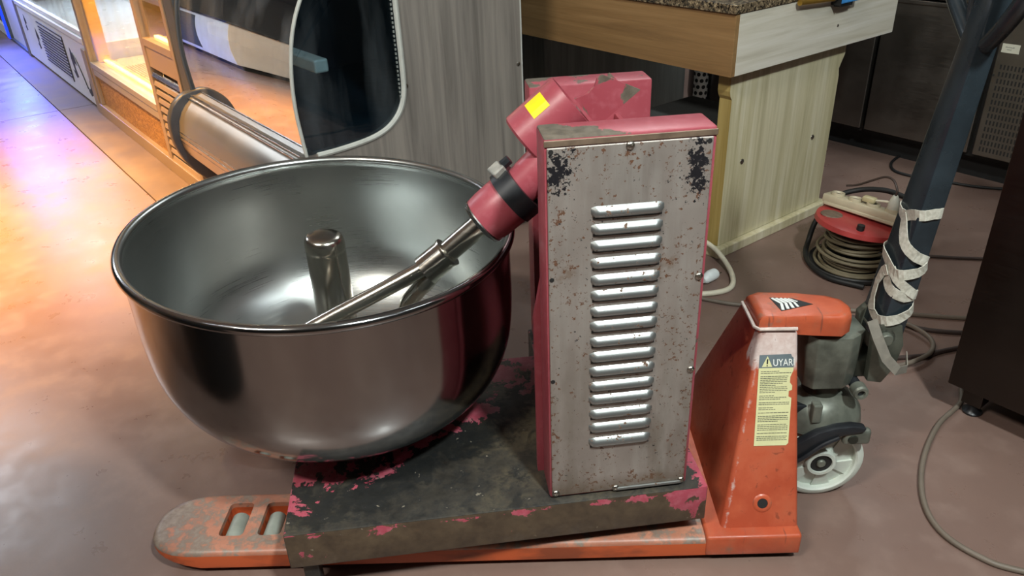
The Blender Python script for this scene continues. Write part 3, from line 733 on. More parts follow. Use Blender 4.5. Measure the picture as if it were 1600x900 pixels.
bm = nb(); tube(bm, [(.10, PY - .09, .176), (.07, PY - .091, .160), (.035, PY - .091, .128), (.0, PY - .09, .104)], .004, 8, sub=4); obj('link_rib', bm, BLACKIRON, pt, smooth=True)
bm = nb(); box(bm, -.02, .06, PY - .045, PY + .045, .13, .22, .004); obj('pump_stem', bm, BLACKIRON, pt)
# steering wheels: nylon rim with webs and bearing
WC = Vector((.088, 0, .088)); WR = .0875
def wheel(y0, sgn):
    Mx = Matrix.Translation((WC.x, y0, WC.z)) @ Matrix.Rotation(PI / 2 * sgn, 4, 'X')
    bm = nb(); lathe(bm, [(.073, .0), (.080, .001), (.0865, .005), (WR, .012), (WR, .038), (.0865, .045), (.073, .05), (.070, .046), (.070, .003)], 56, Mx, True)
    wo = obj('steering_wheel', bm, NYLON, pt, angle=40)
    bm = nb(); lathe(bm, [(.026, .006), (.071, .016), (.071, .030), (.026, .030)], 48, Mx, True); obj('wheel_web', bm, NYLON, wo, angle=40)
    bm = nb()
    for k in range(6):
        a = 2 * PI * k / 6 + .35
        prism(bm, [(.024, -.006), (.071, -.020), (.071, .020), (.024, .006)], lambda r, q: Mx @ Vector((r * math.cos(a) - q * math.sin(a), r * math.sin(a) + q * math.cos(a), .003 + .009 * max(0, (r - .024) / .047) )), lambda r, q: Mx @ Vector((r * math.cos(a) - q * math.sin(a), r * math.sin(a) + q * math.cos(a), .02)))
    obj('wheel_spokes', bm, NYLON, wo)
    bm = nb(); lathe(bm, [(.022, -.004), (.028, -.004), (.031, .0), (.031, .02), (.022, .02)], 32, Mx, True); obj('wheel_hub', bm, NYLON, wo, angle=40)
    bm = nb(); lathe(bm, [(.0, .0), (.0225, .0), (.0225, .02), (0, .02)], 28, Mx); obj('bearing', bm, RUBBER, wo, angle=40)
    bm = nb(); lathe(bm, [(.0, -.005), (.007, -.005), (.009, -.003), (.009, .01), (0, .01)], 18, Mx); obj('axle_end', bm, PUMP, wo, angle=40)
wheel(PY - .060, -1); wheel(PY + .060, 1)
bm = nb(); cyl(bm, (WC.x, PY - .055, WC.z), (WC.x, PY + .055, WC.z), .0085, n=16); box(bm, WC.x - .014, WC.x + .014, PY - .012, PY + .012, .088, .23, .003); obj('wheel_axle', bm, BLACKIRON, pt, angle=40)
# handle: tapered channel, then the loop
HB = Vector((.178, PY, .36)); HT2 = Vector((.245, PY, .985))
def hpos(z): return HB.lerp(HT2, (z - HB.z) / (HT2.z - HB.z))
def hdim(z):
    t = (z - HB.z) / (HT2.z - HB.z)
    return .023 - .007 * t, .044 - .020 * min(1, t)     # half sizes along x and y
bm = nb(); rows = []
for z in (.36, .45, .60, .75, .9, .985):
    c = hpos(z); hx, hy = hdim(z)
    rows.append([bm.verts.new(c + Vector((sx * hx, sy * hy, 0))) for sx, sy in ((-1, -1), (1, -1), (1, 1), (-1, 1))])
for a, b in zip(rows, rows[1:]):
    for i in range(4): bm.faces.new((a[i], a[(i + 1) % 4], b[(i + 1) % 4], b[i]))
bm.faces.new(list(reversed(rows[0]))); bm.faces.new(rows[-1]); bevel_all(bm, .004, 2)
hd = obj('handle', bm, HANDLE, pt, angle=40)
bm = nb()
hc = hpos(.885)
half = [(0, -.012, .004), (-.002, -.045, .028), (-.008, -.10, .082), (-.004, -.135, .15), (.004, -.13, .21), (.010, -.08, .245)]
tube(bm, [hc + Vector(p) for p in half] + [hc + Vector((.012, 0, .252))] + [hc + Vector((p[0], -p[1], p[2])) for p in reversed(half)], .0135, 14, sub=6)
obj('grip_loop', bm, HANDLE, hd, smooth=True)
bm = nb(); tube(bm, [hc + Vector((-.004, .02, .0)), hc + Vector((.0, .045, .06)), hc + Vector((.01, .05, .13))], .005, 8, sub=4); obj('release_lever', bm, BLACKIRON, hd, smooth=True)

# webbing strap wound round the handle
bm = nb()
def wrap(path, wd=.0095, off=.0035):
    """path: (angle in degrees round the handle, height)"""
    pts = []
    for (a0, z0), (a1, z1) in zip(path, path[1:]):
        nst = max(2, int(abs(a1 - a0) / 12) + 1)
        for i in range(nst):
            t = i / nst; pts.append((a0 + (a1 - a0) * t, z0 + (z1 - z0) * t))
    pts.append(path[-1]); P = []
    for a, z in pts:
        c = hpos(z); hx, hy = hdim(z); hx += off; hy += off; t = math.radians(a)
        e = 4.0; ct, st = math.cos(t), math.sin(t)
        rr_ = (abs(ct / hx) ** e + abs(st / hy) ** e) ** (-1 / e)
        P.append((c + Vector((rr_ * ct, rr_ * st, 0)), Vector((ct * hy, st * hx, 0)).normalized()))
    prev = None
    for i, (p, nn) in enumerate(P):
        T = (P[min(i + 1, len(P) - 1)][0] - P[max(i - 1, 0)][0]).normalized(); bnv = nn.cross(T).normalized()
        ring = [bm.verts.new(p + bnv * wd * s1 + nn * s2) for s1, s2 in ((-1, -.0007), (1, -.0007), (1, .0009), (-1, .0009))]
        if prev:
            for k in range(4): bm.faces.new((prev[k], prev[(k + 1) % 4], ring[(k + 1) % 4], ring[k]))
        else: bm.faces.new(ring)
        prev = ring
    bm.faces.new(prev)
# angles: 180 faces the forks, 270 faces the camera side, 0 faces away from the truck
wrap([(150, .598), (185, .600), (230, .612), (275, .618), (330, .617), (365, .615), (440, .608), (510, .598)])
wrap([(170, .602), (190, .590), (225, .560), (265, .538), (310, .522), (345, .515)], .0095, .005)
wrap([(380, .540), (345, .548), (320, .528), (280, .508), (230, .500), (185, .508), (140, .515), (60, .53), (20, .54)], .0098, .006)
wrap([(160, .500), (185, .488), (225, .470), (270, .458), (310, .462), (350, .475)], .0098, .004)
wrap([(215, .505), (250, .486), (290, .462), (320, .456)], .0085, .005)
wrap([(372, .478), (345, .466), (310, .438), (270, .415), (225, .404), (185, .408), (150, .415)], .0098, .006)
wrap([(200, .498), (180, .490), (165, .465), (170, .435), (190, .412)], .0095, .009)
c0 = hpos(.40)
strap = obj('webbing_strap', bm, WEB, None); strap.location = pt.location; strap.rotation_euler = pt.rotation_euler
bm = strap.data
tag(strap, 'pale woven strap wound round the black pallet truck handle', 'strap')
bm2 = nb()
tail = [Vector((.135, PY - .050, .415)), Vector((.146, PY - .062, .385)), Vector((.165, PY - .072, .345)), Vector((.19, PY - .074, .318)), Vector((.214, PY - .060, .312)), Vector((.224, PY - .03, .325))]
prev = None
for i, p in enumerate(tail):
    T = (tail[min(i + 1, 5)] - tail[max(i - 1, 0)]).normalized(); nn = Vector((.1, -1, .2)).normalized() if i < 4 else Vector((.8, -.6, 0)).normalized(); bnv = nn.cross(T).normalized()
    ring = [bm2.verts.new(p + bnv * .0095 * s1 + nn * s2) for s1, s2 in ((-1, -.0008), (1, -.0008), (1, .0008), (-1, .0008))]
    if prev:
        for k in range(4): bm2.faces.new((prev[k], prev[(k + 1) % 4], ring[(k + 1) % 4], ring[k]))
    else: bm2.faces.new(ring)
    prev = ring
bm2.faces.new(prev); obj('strap_tail', bm2, plain('grimy_webbing', '#77736a', .8, 0, .15, 80), strap, label='grimy hanging end')

# ------------------------------------------------------------------ cable reel
RC = Vector((1.085, 2.20, 0))
rl = thing('cable_reel', 'red topped extension cable reel with cream socket strip on the floor', 'cable reel', RC, -.9)
bm = nb(); lathe(bm, [(0, .012), (.118, .012), (.132, .016), (.137, .024), (.139, .020), (.135, .008), (0, .004)], 40); obj('bottom_flange', bm, plain('reel_black_plastic', '#2b2b2b', .5), rl, angle=40)
bm = nb(); cyl(bm, (0, 0, .012), (0, 0, .150), .062, n=28); obj('drum', bm, BLACK, rl, angle=40)
TILT = Matrix.Translation((0, 0, .158)) @ Euler((math.radians(-5), math.radians(3), 0)).to_matrix().to_4x4()
bm = nb(); lathe(bm, [(0, .0), (.115, .0), (.132, -.004), (.137, -.012), (.139, -.010), (.136, .004), (.118, .010), (.07, .012), (0, .012)], 44, TILT); rf = obj('top_flange', bm, REELRED, rl, angle=40)
bm = nb(); cyl(bm, TILT @ Vector((.045, -.10, .008)), TILT @ Vector((.045, -.10, .026)), .011, n=16); obj('knob', bm, BLACK, rf)
bm = nb(); lathe(bm, [(0, .0135), (.03, .0135), (.034, .010), (0, .010)], 24, TILT @ Matrix.Translation((-.07, -.06, 0))); obj('worn_patch', bm, plain('worn_reel_patch', '#6a5a4c', .6, 0, .3, 60), rf)
rr = random.Random(5)
for i in range(13):
    z = .028 + (i % 9) * .0125 + rr.uniform(-.002, .002); rad = .088 + (i // 9) * .012 + rr.uniform(-.004, .009) + (.012 if i % 3 == 0 else 0)
    tl = rr.uniform(-.09, .09); ph = rr.uniform(0, 6.28); bm = nb()
    tube(bm, [(rad * math.cos(a), rad * math.sin(a), z + tl * .12 * math.sin(a + ph) * 1.0) for a in [2 * PI * q / 32 for q in range(32)]], .0052, 8, closed=True)
    obj('cord_turn', bm, RCORD, rl, smooth=True)
bm = nb(); tube(bm, [(.05, .155, .205), (-.02, .16, .208), (-.10, .15, .19), (-.155, .10, .16), (-.165, .03, .10), (-.165, -.0, .035), (-.14, -.05, .014), (-.08, -.11, .012), (.0, -.142, .012), (.10, -.12, .012)], .0085, 12, sub=6)
obj('carry_frame', bm, BLACK, rl, smooth=True)
# socket strip across the top
SM = Matrix.Translation((0, .012, .196)) @ Euler((math.radians(-8), math.radians(1), math.radians(0))).to_matrix().to_4x4()
bm = nb(); box(bm, -.135, .135, -.026, .026, -.012, .014, .005, 2, SM); box(bm, -.128, .128, -.0285, .0285, -.020, -.008, .003, 1, SM); ss = obj('socket_strip', bm, CREAM, rl, angle=40)
for k, x in enumerate((-.098, -.04, .018, .078)):
    bm = nb(); lathe(bm, [(.014, -.002), (.014, .016), (.0165, .019), (.0195, .019), (.0205, .013), (.0205, -.002)], 24, SM @ Matrix.Translation((x, 0, .004)), True)
    s_ = obj('socket', bm, CREAM, ss, angle=40)
    bm = nb(); lathe(bm, [(0, .013), (.0142, .013), (.0142, .009), (0, .009)], 20, SM @ Matrix.Translation((x, 0, .004))); obj('socket_well', bm, BLACK, s_)
def R2W(p): return Matrix.Translation(RC) @ Matrix.Rotation(-.9, 4, 'Z') @ SM @ Vector(p)
def cordobj(name, pts, r, mat, label, cat='cord', sub=8, group=None):
    bm = nb(); tube(bm, pts, r, 10, sub=sub); o = obj(name, bm, mat, None, smooth=True); return tag(o, label, cat, group)
pl = thing('power_plug', 'white plug with brown cord standing in the reel socket nearest the strap', 'plug', R2W((.078, 0, .020)), -.9)
bm = nb(); lathe(bm, [(0, .0), (.015, .0), (.0175, .004), (.0165, .02), (.012, .036), (.007, .046), (0, .046)], 20); obj('plug_body', bm, plain('white_plug_plastic', '#c9cabd', .4), pl, angle=40)
bm = nb(); tube(bm, [(0, 0, .045), (0, .002, .062), (-.02, .012, .084), (-.05, .022, .085), (-.09, .03, .062), (-.14, .04, .030), (-.175, .04, .018)], .0036, 8, sub=6); obj('plug_cord', bm, DCORD, pl, smooth=True)
pl = thing('power_plug', 'low cream plug with short pale cord in the middle reel socket', 'plug', R2W((.005, 0, .022)), -.9)
bm = nb(); box(bm, -.022, .018, -.012, .012, 0, .017, .005, 2); obj('plug_body', bm, plain('cream_plug_plastic', '#b5ab86', .4), pl, angle=40)
bm = nb(); tube(bm, [(.016, 0, .010), (.036, .001, .014), (.058, .004, .015), (.070, .010, .004)], .0036, 8, sub=6); obj('plug_cord', bm, WCORD, pl, smooth=True)

# ------------------------------------------------------------------ floor cords
cordobj('floor_cord', [(1.20, 1.60, .006), (1.10, 1.56, .006), (1.049, 1.483, .006), (.958, 1.405, .006), (.87, 1.291, .006), (.816, 1.178, .006), (.809, 1.092, .006), (.848, 1.027, .006), (.909, .989, .006), (1.1, .93, .006)], .0058, CORD, 'grey brown cord curving over the floor below the dark cabinet', 'cord')
cordobj('power_cable', [(.30, 2.02, .009), (.38, 2.22, .009), (.50, 2.34, .022), (.600, 2.368, .047), (.66, 2.30, .040), (.690, 2.19, .012), (.668, 2.09, .008), (.60, 2.055, .008), (.50, 2.06, .008), (.40, 2.1, .008)], .0085, WCORD, 'thick cream cord looping out from behind the rusty tower')
cordobj('floor_cord', [(.42, 2.10, .006), (.56, 2.030, .006), (.66, 1.985, .006), (.80, 1.97, .006), (.95, 1.93, .006), (1.101, 1.896, .006), (1.254, 1.859, .006), (1.6, 1.80, .006)], .0062, CORD, 'grey cord from behind the tower to the dark cabinet, furthest of three')
cordobj('floor_cord', [(.95, 1.89, .006), (1.07, 1.846, .006), (1.117, 1.812, .006), (1.21, 1.785, .006), (1.5, 1.74, .006)], .0062, DCORD, 'dark cord passing behind the handle foot, second of the row of three')
cordobj('floor_cord', [(.86, 1.66, .006), (.977, 1.678, .006), (1.072, 1.686, .006), (1.151, 1.710, .006), (1.5, 1.78, .006)], .0062, DCORD, 'dark cord reaching the cabinet just above its lower corner, nearest of the row of three')
cordobj('looped_cord', [(.98, 1.87, .017), (1.065, 1.836, .017), (1.095, 1.79, .018), (1.103, 1.735, .018), (1.072, 1.68, .018), (1.001, 1.640, .017), (.92, 1.63, .006)], .0062, CORD, 'tan cord bending in a loop beside the pallet truck handle foot')
cordobj('floor_cord', [(1.16, 2.34, .006), (1.25, 2.27, .006), (1.341, 2.24, .006), (1.482, 2.209, .006), (1.8, 2.16, .006)], .005, DCORD, 'thin cord running right from the cable reel behind the handle')
cordobj('floor_cord', [(1.70, 3.20, .006), (1.60, 3.09, .006), (1.573, 2.99, .006), (1.639, 2.908, .006), (1.72, 2.85, .006), (1.83, 2.78, .006), (2.1, 2.70, .006)], .0055, BLACK, 'black cord lying along the foot of the stainless fridge')
pl = thing('white_plug', 'white plug lying on the floor inside the cream cord loop', 'plug', (.616, 2.145, 0), .7)
bm = nb(); tube(bm, [(-.035, 0, .016), (-.025, 0, .016), (.0, 0, .019), (.022, 0, .018), (.026, 0, .018)], [.008, .015, .0185, .0175, .015], 18, sub=2); obj('plug_body', bm, plain('bright_white_plastic', '#dfe6e6', .4), pl, smooth=True)
bm = nb(); 
for y in (-.009, .009): cyl(bm, (.024, y, .018), (.043, y, .018), .0022, n=8)
obj('plug_pin', bm, CHROME, pl)

# ------------------------------------------------------------------ wooden counter
C0 = Vector((.693, 2.300, 0)); TA = math.atan2(.602, .7985)
ct = thing('wooden_counter', 'pale oak laminate counter with granite top, standing behind the red mixer', 'counter', C0, TA)
def leg_board(w0):
    bm = nb()
    prism(bm, [(0, .035), (.572, .035), (.572, .49), (.566, .515), (.590, .56), (.590, .600), (-.012, .600), (-.012, .545), (-.008, .530), (.0, .518)], lambda x, z: Vector((x, w0, z)), lambda x, z: Vector((x, w0 + .045, z)))
    return bm
lg = obj('leg_board', leg_board(.022), [WOODL, WOODE], ct)
for p in lg.data.polygons:
    if p.normal.x < -.3 or p.normal.x > .3: p.material_index = 1
bm = nb(); box(bm, -.02, .60, 0, .085, 0, .033, .003); obj('foot_plank', bm, WOODL, ct)
bm = nb(); box(bm, -.02, .04, .085, 1.05, 0, .033, .003); obj('foot_plank', bm, WOODSH, ct)
bm = nb(); box(bm, -.052, .80, -.018, .0, .604, .777, .001); ap = obj('apron', bm, WOODH, ct, label='front apron board, pale oak')
bm = nb(); box(bm, -.070, -.052, -.018, 1.5, .604, .777, .001); obj('apron', bm, WOODSH, ct, label='left apron board, brown oak toned for its shade')
bm = nb(); box(bm, .782, .80, 0, 1.5, .604, .777, .001); obj('apron', bm, WOODH, ct)
bm = nb(); box(bm, -.078, .81, -.022, 1.5, .778, .803, .002); obj('stone_top', bm, GRANITE, ct)
bm = nb(); lathe(bm, [(0, .005), (.005, .0045), (.0085, .002), (.009, 0), (0, 0)], 14, axisM((0, 0, 0), (0, -1, 0))); sk = obj('screw_cap', bm, SCREW, ct, smooth=True)
for i, (x, z, y) in enumerate([(.082, .306, .022), (.467, .298, .022), (.45, .675, -.018)]):
    o = sk if i == 0 else copy_part(sk, ct); o.location = (x, y, z)
    if i == 2: o.scale = (.5, .5, .5)
gw = thing('grey_wood_cabinet', 'grey wood cabinet seen under the counter behind the red mixer', 'cabinet', C0, TA)
bm = nb(); box(bm, .16, 1.040, 1.08, 1.45, .06, .60, .003); obj('cabinet_body', bm, m_wood('light_grey_wood', '#7c8482', '#98a09d', '#aab2af', 2), gw)
bm = nb(); box(bm, .18, 1.02, 1.10, 1.43, .0, .06); obj('kick_base', bm, BLACK, gw)
for u_ in (.02, ):
    bm = nb(); box(bm, u_, u_ + .05, 1.30, 1.36, .033, .604); obj('rear_leg', bm, WOODSH, ct)
bm = nb(); box(bm, .70, .76, 1.46, 1.50, .0, .604); obj('rear_leg', bm, WOODSH, ct)
bx_ = thing('dark_crate', 'dark grey box under the wooden counter, behind its near leg board', 'box', C0 + Vector((0, 0, 0)), TA)
bm = nb(); box(bm, -.18, .296, .10, .41, .12, .388, .004); obj('crate_body', bm, plain('brown_black_board', '#2e2623', .6), bx_)
bm = nb(); box(bm, -.19, .30, .092, .42, .388, .40, .003); obj('crate_lid', bm, DGREY, bx_)
bm = nb(); box(bm, -.17, -.12, .12, .40, .0, .12, .002); box(bm, .24, .29, .12, .40, 0, .12, .002); obj('crate_leg', bm, BLACK, bx_)
# perforated upright and black drum seen under the counter
pf = thing('perforated_stand', 'bright perforated metal upright under the counter, behind the dark box', 'stand', C0, TA)
bm = nb(); lathe(bm, [(.034, 0), (.034, .50), (.030, .50), (.030, 0)], 28, Matrix.Translation((1.125, 1.05, 0)), True); pfb = obj('tube_body', bm, plain('bright_tube_metal', '#dcdcd6', .35, .2), pf, angle=40)
bm = nb()
for zi in range(12):
    for k in range(8):
        a = 2 * PI * k / 8 + (.31 if zi % 2 else 0); d = Vector((math.cos(a), math.sin(a), 0))
        lathe(bm, [(0, .0012), (.0092, .0012), (.0098, 0), (0, 0)], 10, axisM(Vector((1.125, 1.05, .02 + zi * .030)) + d * .0338, d))
obj('perforations', bm, RUBBER, pfb, kind='stuff')
bk = thing('black_drum', 'black ribbed drum under the counter, right beside the perforated upright', 'drum', C0, TA)
bm = nb(); lathe(bm, [(0, .56), (.10, .56), (.13, .53), (.135, .50), (.13, .48), (.135, .45), (.13, .42), (.135, .1), (.12, 0), (0, 0)], 40, Matrix.Translation((1.30, 1.10, 0))); obj('drum_body', bm, plain('glossy_black_plastic', '#1b1a19', .2), bk, angle=50)
bm = nb(); lathe(bm, [(.131, .50), (.139, .503), (.139, .512), (.131, .515)], 40, Matrix.Translation((1.30, 1.10, 0)), True); obj('drum_rim', bm, CHROME, bk, angle=50)
# things lying on the stone top, poking over its front edge
tl_ = thing('bar_clamp', 'bright blue clamp with a brass bar hooked over the counter edge', 'clamp', C0, TA)
bm = nb(); box(bm, .395, .500, -.050, -.020, .748, .835, .004); box(bm, .395, .500, -.050, .06, .805, .835, .004); obj('jaw', bm, BLUEP, tl_)
bm = nb(); box(bm, .388, .394, -.052, -.020, .745, .83, .001); obj('jaw_band', bm, BLACK, tl_)
bm = nb(); cyl(bm, (.20, -.034, .776), (.387, -.034, .766), .0085, n=14); obj('bar_rod', bm, GOLD, tl_, angle=40)
bm = nb(); cyl(bm, (.376, -.034, .7666), (.3885, -.034, .766), .0105, n=14); obj('bar_tip', bm, BLACK, tl_, angle=40)
bm = nb(); box(bm, .405, .47, -.045, -.020, .738, .748, .002); obj('jaw_pad', bm, BLACK, tl_)

# ------------------------------------------------------------------ dark fridge at the back right
F0 = Vector((1.503, 3.214, 0))
fr = thing('steel_fridge', 'dark stainless undercounter fridge with slotted grille, behind the pallet truck handle', 'fridge', F0, RA)
bm = nb(); box(bm, -.55, .98, .03, .70, .10, .655); obj('cabinet_body', bm, BLACK, fr)
bm = nb(); box(bm, -.55, .98, .10, .66, .0, .10); obj('kick_base', bm, BLACK, fr)
bm = nb(); box(bm, -.56, 1.0, -.005, .70, .655, .700, .003); obj('worktop', bm, STEEL, fr)
for (x0, x1) in ((-.46, -.006), (.012, .436)):
    bm = nb(); box(bm, x0, x1, 0, .032, .118, .648, .004); d = obj('door', bm, DARKST, fr)
    bm = nb(); box(bm, x0 + .004, x1 - .004, -.006, .002, .632, .648, .003); obj('door_handle', bm, DARKST, d)
bm = nb(); box(bm, .456, .98, 0, .032, .118, .648, .003); gp = obj('grille_panel', bm, DARKST, fr)
bm = nb()
for r in range(13):
    for c in range(20):
        x = .480 + c * .0125; z = .452 - r * .0255
        box(bm, x - .0028, x + .0028, -.0008, .002, z - .0085, z + .0085)
obj('grille_slots', bm, RUBBER, gp, kind='stuff')
bm = nb(); box(bm, .468, .527, -.0012, .0005, .503, .534); nt = obj('note', bm, PAPER, gp, label='small white paper note with faint writing')
bm = nb(); rr = random.Random(9)
for q, z in enumerate((.521, .5125)):
    x = .480 if q == 0 else .486; e = .508 if q == 0 else .500
    while x < e:
        l = rr.uniform(.001, .003); box(bm, x, x + l, -.0016, -.001, z, z + rr.uniform(.002, .004)); x += l + .0009
obj('faint_writing', bm, plain('faint_ink', '#8f9088', .7), nt, kind='stuff')
bm = nb(); lathe(bm, [(0, .002), (.004, .002), (.004, 0), (0, 0)], 10, axisM((.462, -.0005, .42), (0, -1, 0))); obj('panel_screw', bm, RUBBER, gp)
bm = nb(); box(bm, .40, .64, -.010, -.0045, .642, .668, .001); obj('yellow_strip', bm, YBOX, fr, label='yellow strip along the worktop front')

# ------------------------------------------------------------------ dark steel cabinet, right foreground
CC = Vector((.994, 1.466, 0))
cb = thing('steel_cabinet', 'dark brown steel cabinet cut off by the right edge of the photo', 'cabinet', CC, RA)
bm = nb(); box(bm, 0, .95, 0, .62, .08, .86, .003); obj('cabinet_body', bm, CABST, cb, angle=40)
bm = nb(); box(bm, .02, .93, .02, .60, .07, .082); obj('underside', bm, BLACK, cb)
for x, y in ((.05, .05), (.88, .05), (.05, .57), (.88, .57)):
    bm = nb(); box(bm, x - .022, x + .022, y - .022, y + .022, .03, .08, .002); l = obj('leg', bm, CABST, cb)
    bm = nb(); lathe(bm, [(0, 0), (.020, 0), (.022, .006), (.014, .014), (.012, .03), (0, .03)], 16, Matrix.Translation((x, y, 0))); obj('foot', bm, BLACKIRON, l, angle=40)
bm = nb(); box(bm, -.006, .956, -.006, .63, .86, .90, .003); obj('worktop', bm, CABST, cb)

# ------------------------------------------------------------------ curved glass display case
GX0, GX1 = 1.93, 2.90
gc = thing('curved_glass_showcase', 'dark curved glass showcase with grey wood end panel, behind the steel bowl', 'showcase', P0, RA)
TINT = glass('reflective_tinted_glass', (.30, .36, .38, 1), .36, 1.6, 0.0, .16); SIDEG = glass('dark_side_glass', (.62, .72, .78, 1), .06, 1.0, 0, .05)
prof = [(.0, .452), (-.006, .52), (-.010, .60), (-.004, .69), (.014, .78), (.045, .855), (.09, .92), (.16, 1.0), (.26, 1.08), (.40, 1.14), (.62, 1.17)]
ps = smooth_prof(prof, 4)
bm = nb(); A = [bm.verts.new((GX0 + .01, y, z)) for y, z in ps]; B = [bm.verts.new((GX1 - .012, y, z)) for y, z in ps]
for i in range(len(ps) - 1): bm.faces.new((A[i], A[i + 1], B[i + 1], B[i]))
obj('front_glass', bm, TINT, gc, smooth=True, angle=60)
bm = nb(); ins = [(y + .006, z) for y, z in ps if z < 1.15]
prism(bm, ins + [(.335, 1.14), (.335, .60), (.325, .55), (.295, .50), (.26, .468), (.18, .452)], lambda y, z: Vector((GX1 - .006, y, z)), lambda y, z: Vector((GX1 - .012, y, z))); obj('side_glass', bm, SIDEG, gc)
bm = nb(); edge = [(GX1 - .003, y - .002, z) for y, z in ps if z < 1.12]; tube(bm, edge, .0055, 8); obj('edge_seal', bm, SEAL, gc, smooth=True, label='pale seal along the curved glass edge')
arc = [(.335, 1.18), (.335, .95), (.336, .80), (.337, .64), (.334, .575), (.320, .53), (.292, .495), (.25, .470), (.19, .456), (.10, .449), (.03, .448)]
arc_s = smooth_prof(arc, 5)
bm = nb(); tube(bm, [(GX1 - .002, y, z) for y, z in arc_s], .0085, 8); obj('opening_seal', bm, SEAL, gc, smooth=True, label='pale rubber trim round the side window')
bm = nb()
for z in [.56 + .0125 * k for k in range(46)]: box(bm, GX1 - .004, GX1 + .0005, .319, .3225, z, z + .0065)
obj('spacer_marks', bm, plain('spacer_grey', '#7f8683', .5), gc, kind='stuff')
bm = nb(); prism(bm, [(p[0], p[1]) for p in arc_s] + [(.03, 0.02), (.785, .02), (.785, 1.35), (.335, 1.35)], lambda y, z: Vector((GX1, y, z)), lambda y, z: Vector((GX1 - .02, y, z))); obj('end_panel', bm, WOODG, gc, label='grey wood laminate end panel')
bm = nb(); box(bm, GX1 - .021, GX1 + .001, .785, .790, .02, 1.35); obj('edge_strip', bm, SEAL, gc)
bm = nb(); lathe(bm, [(0, .004), (.004, .0036), (.0072, .0016), (.0075, 0), (0, 0)], 14, axisM((0, 0, 0), (1, 0, 0))); sk = obj('screw_cap', bm, SCREW, gc, smooth=True)
for i, (y, z) in enumerate([(.342, .590), (.772, .583)]):
    o = sk if i == 0 else copy_part(sk, gc); o.location = (GX1, y, z)
# carcass, deck, back
bm = nb(); box(bm, GX0, GX1 - .02, .06, .78, .10, .44); obj('lower_body', bm, BLACK, gc)
bm = nb(); box(bm, GX0, GX1 - .02, .02, .78, .0, .10); obj('plinth', bm, CHAR, gc)
bm = nb(); box(bm, GX0 + .02, GX1 - .03, .03, .76, .44, .455); obj('deck', bm, plain('case_deck_board', '#2c363c', .4), gc)
bm = nb(); box(bm, GX0, GX1 - .02, .76, .78, .44, 1.35); obj('back_panel', bm, plain('case_dark_blue_board', '#37464f', .5), gc)
bm = nb(); box(bm, GX0, GX1 - .02, .36, .78, 1.17, 1.35); obj('canopy', bm, CHAR, gc)
bm = nb(); box(bm, GX0 + .04, GX1 - .05, .085, .128, .662, .700, .006); obj('inner_tube', bm, plain('cream_tube', '#efe6d4', .4), gc, label='cream tube bar inside the glass')
bm = nb(); prism(bm, [(.0, .0), (-.002, .47)] + [(y, z) for y, z in ps if z > .5 and z < 1.17] + [(.62, 1.35), (.785, 1.35), (.785, 0)], lambda y, z: Vector((GX0, y, z)), lambda y, z: Vector((GX0 - .02, y, z))); obj('far_end_panel', bm, CHAR, gc)
bm = nb(); tube(bm, [(GX0 + .006, y - .004, z) for y, z in ps if z < 1.15], .006, 8); obj('edge_seal', bm, CHAR, gc, smooth=True)
bm = nb(); box(bm, 1.795, GX0 - .02, .0, .35, .10, 1.35, .01); obj('corner_post', bm, CHAR, gc, label='dark grey corner post')
# bumper roll with ribs along the front
rp = [(.012, .452), (-.018, .455), (-.022, .448), (-.026, .446), (-.030, .438), (-.034, .434), (-.046, .425), (-.066, .402), (-.082, .372), (-.088, .340), (-.091, .334), (-.091, .320), (-.093, .316), (-.092, .300), (-.090, .296), (-.086, .270), (-.076, .244), (-.070, .240), (-.058, .222), (-.02, .20), (.06, .19), (.06, .452)]
bm = nb(); prism(bm, rp, lambda y, z: Vector((GX0 + .004, y, z)), lambda y, z: Vector((GX1 - .004, y, z))); rl_ = obj('bumper_rail', bm, plain('rail_aluminium', '#b3b0a9', .38, .9, .06, 5), gc, angle=28)
for y, z in ((-.020, .4555), (-.030, .4455), (-.0895, .334), (-.0925, .318), (-.091, .300), (-.072, .243)):
    bm = nb(); box(bm, GX0 + .006, GX1 - .006, y - .0022, y + .0022, z - .002, z + .002, .001, 1); obj('rail_rib', bm, STEEL, rl_)
bm = nb(); cp = [(y * 1.12 - .006, .30 + (z - .30) * 1.10) for y, z in rp[:-2]] + [(.03, .14), (.07, .14), (.07, .47)]
cpr = [(.05, .472), (-.010, .470), (-.046, .462), (-.080, .438), (-.107, .398), (-.117, .347), (-.115, .290), (-.099, .234), (-.072, .183), (-.037, .138), (.0, .10), (.06, .06)]
bm = nb(); prism(bm, smooth_prof(cpr, 3), lambda y, z: Vector((GX0 + .022, y, z)), lambda y, z: Vector((GX0 - .016, y, z))); bevel_all(bm, .006, 2, 45); obj('end_cap', bm, plain('dark_cap_plastic', '#3d4045', .4, .1, .08), gc, smooth=True, angle=45)

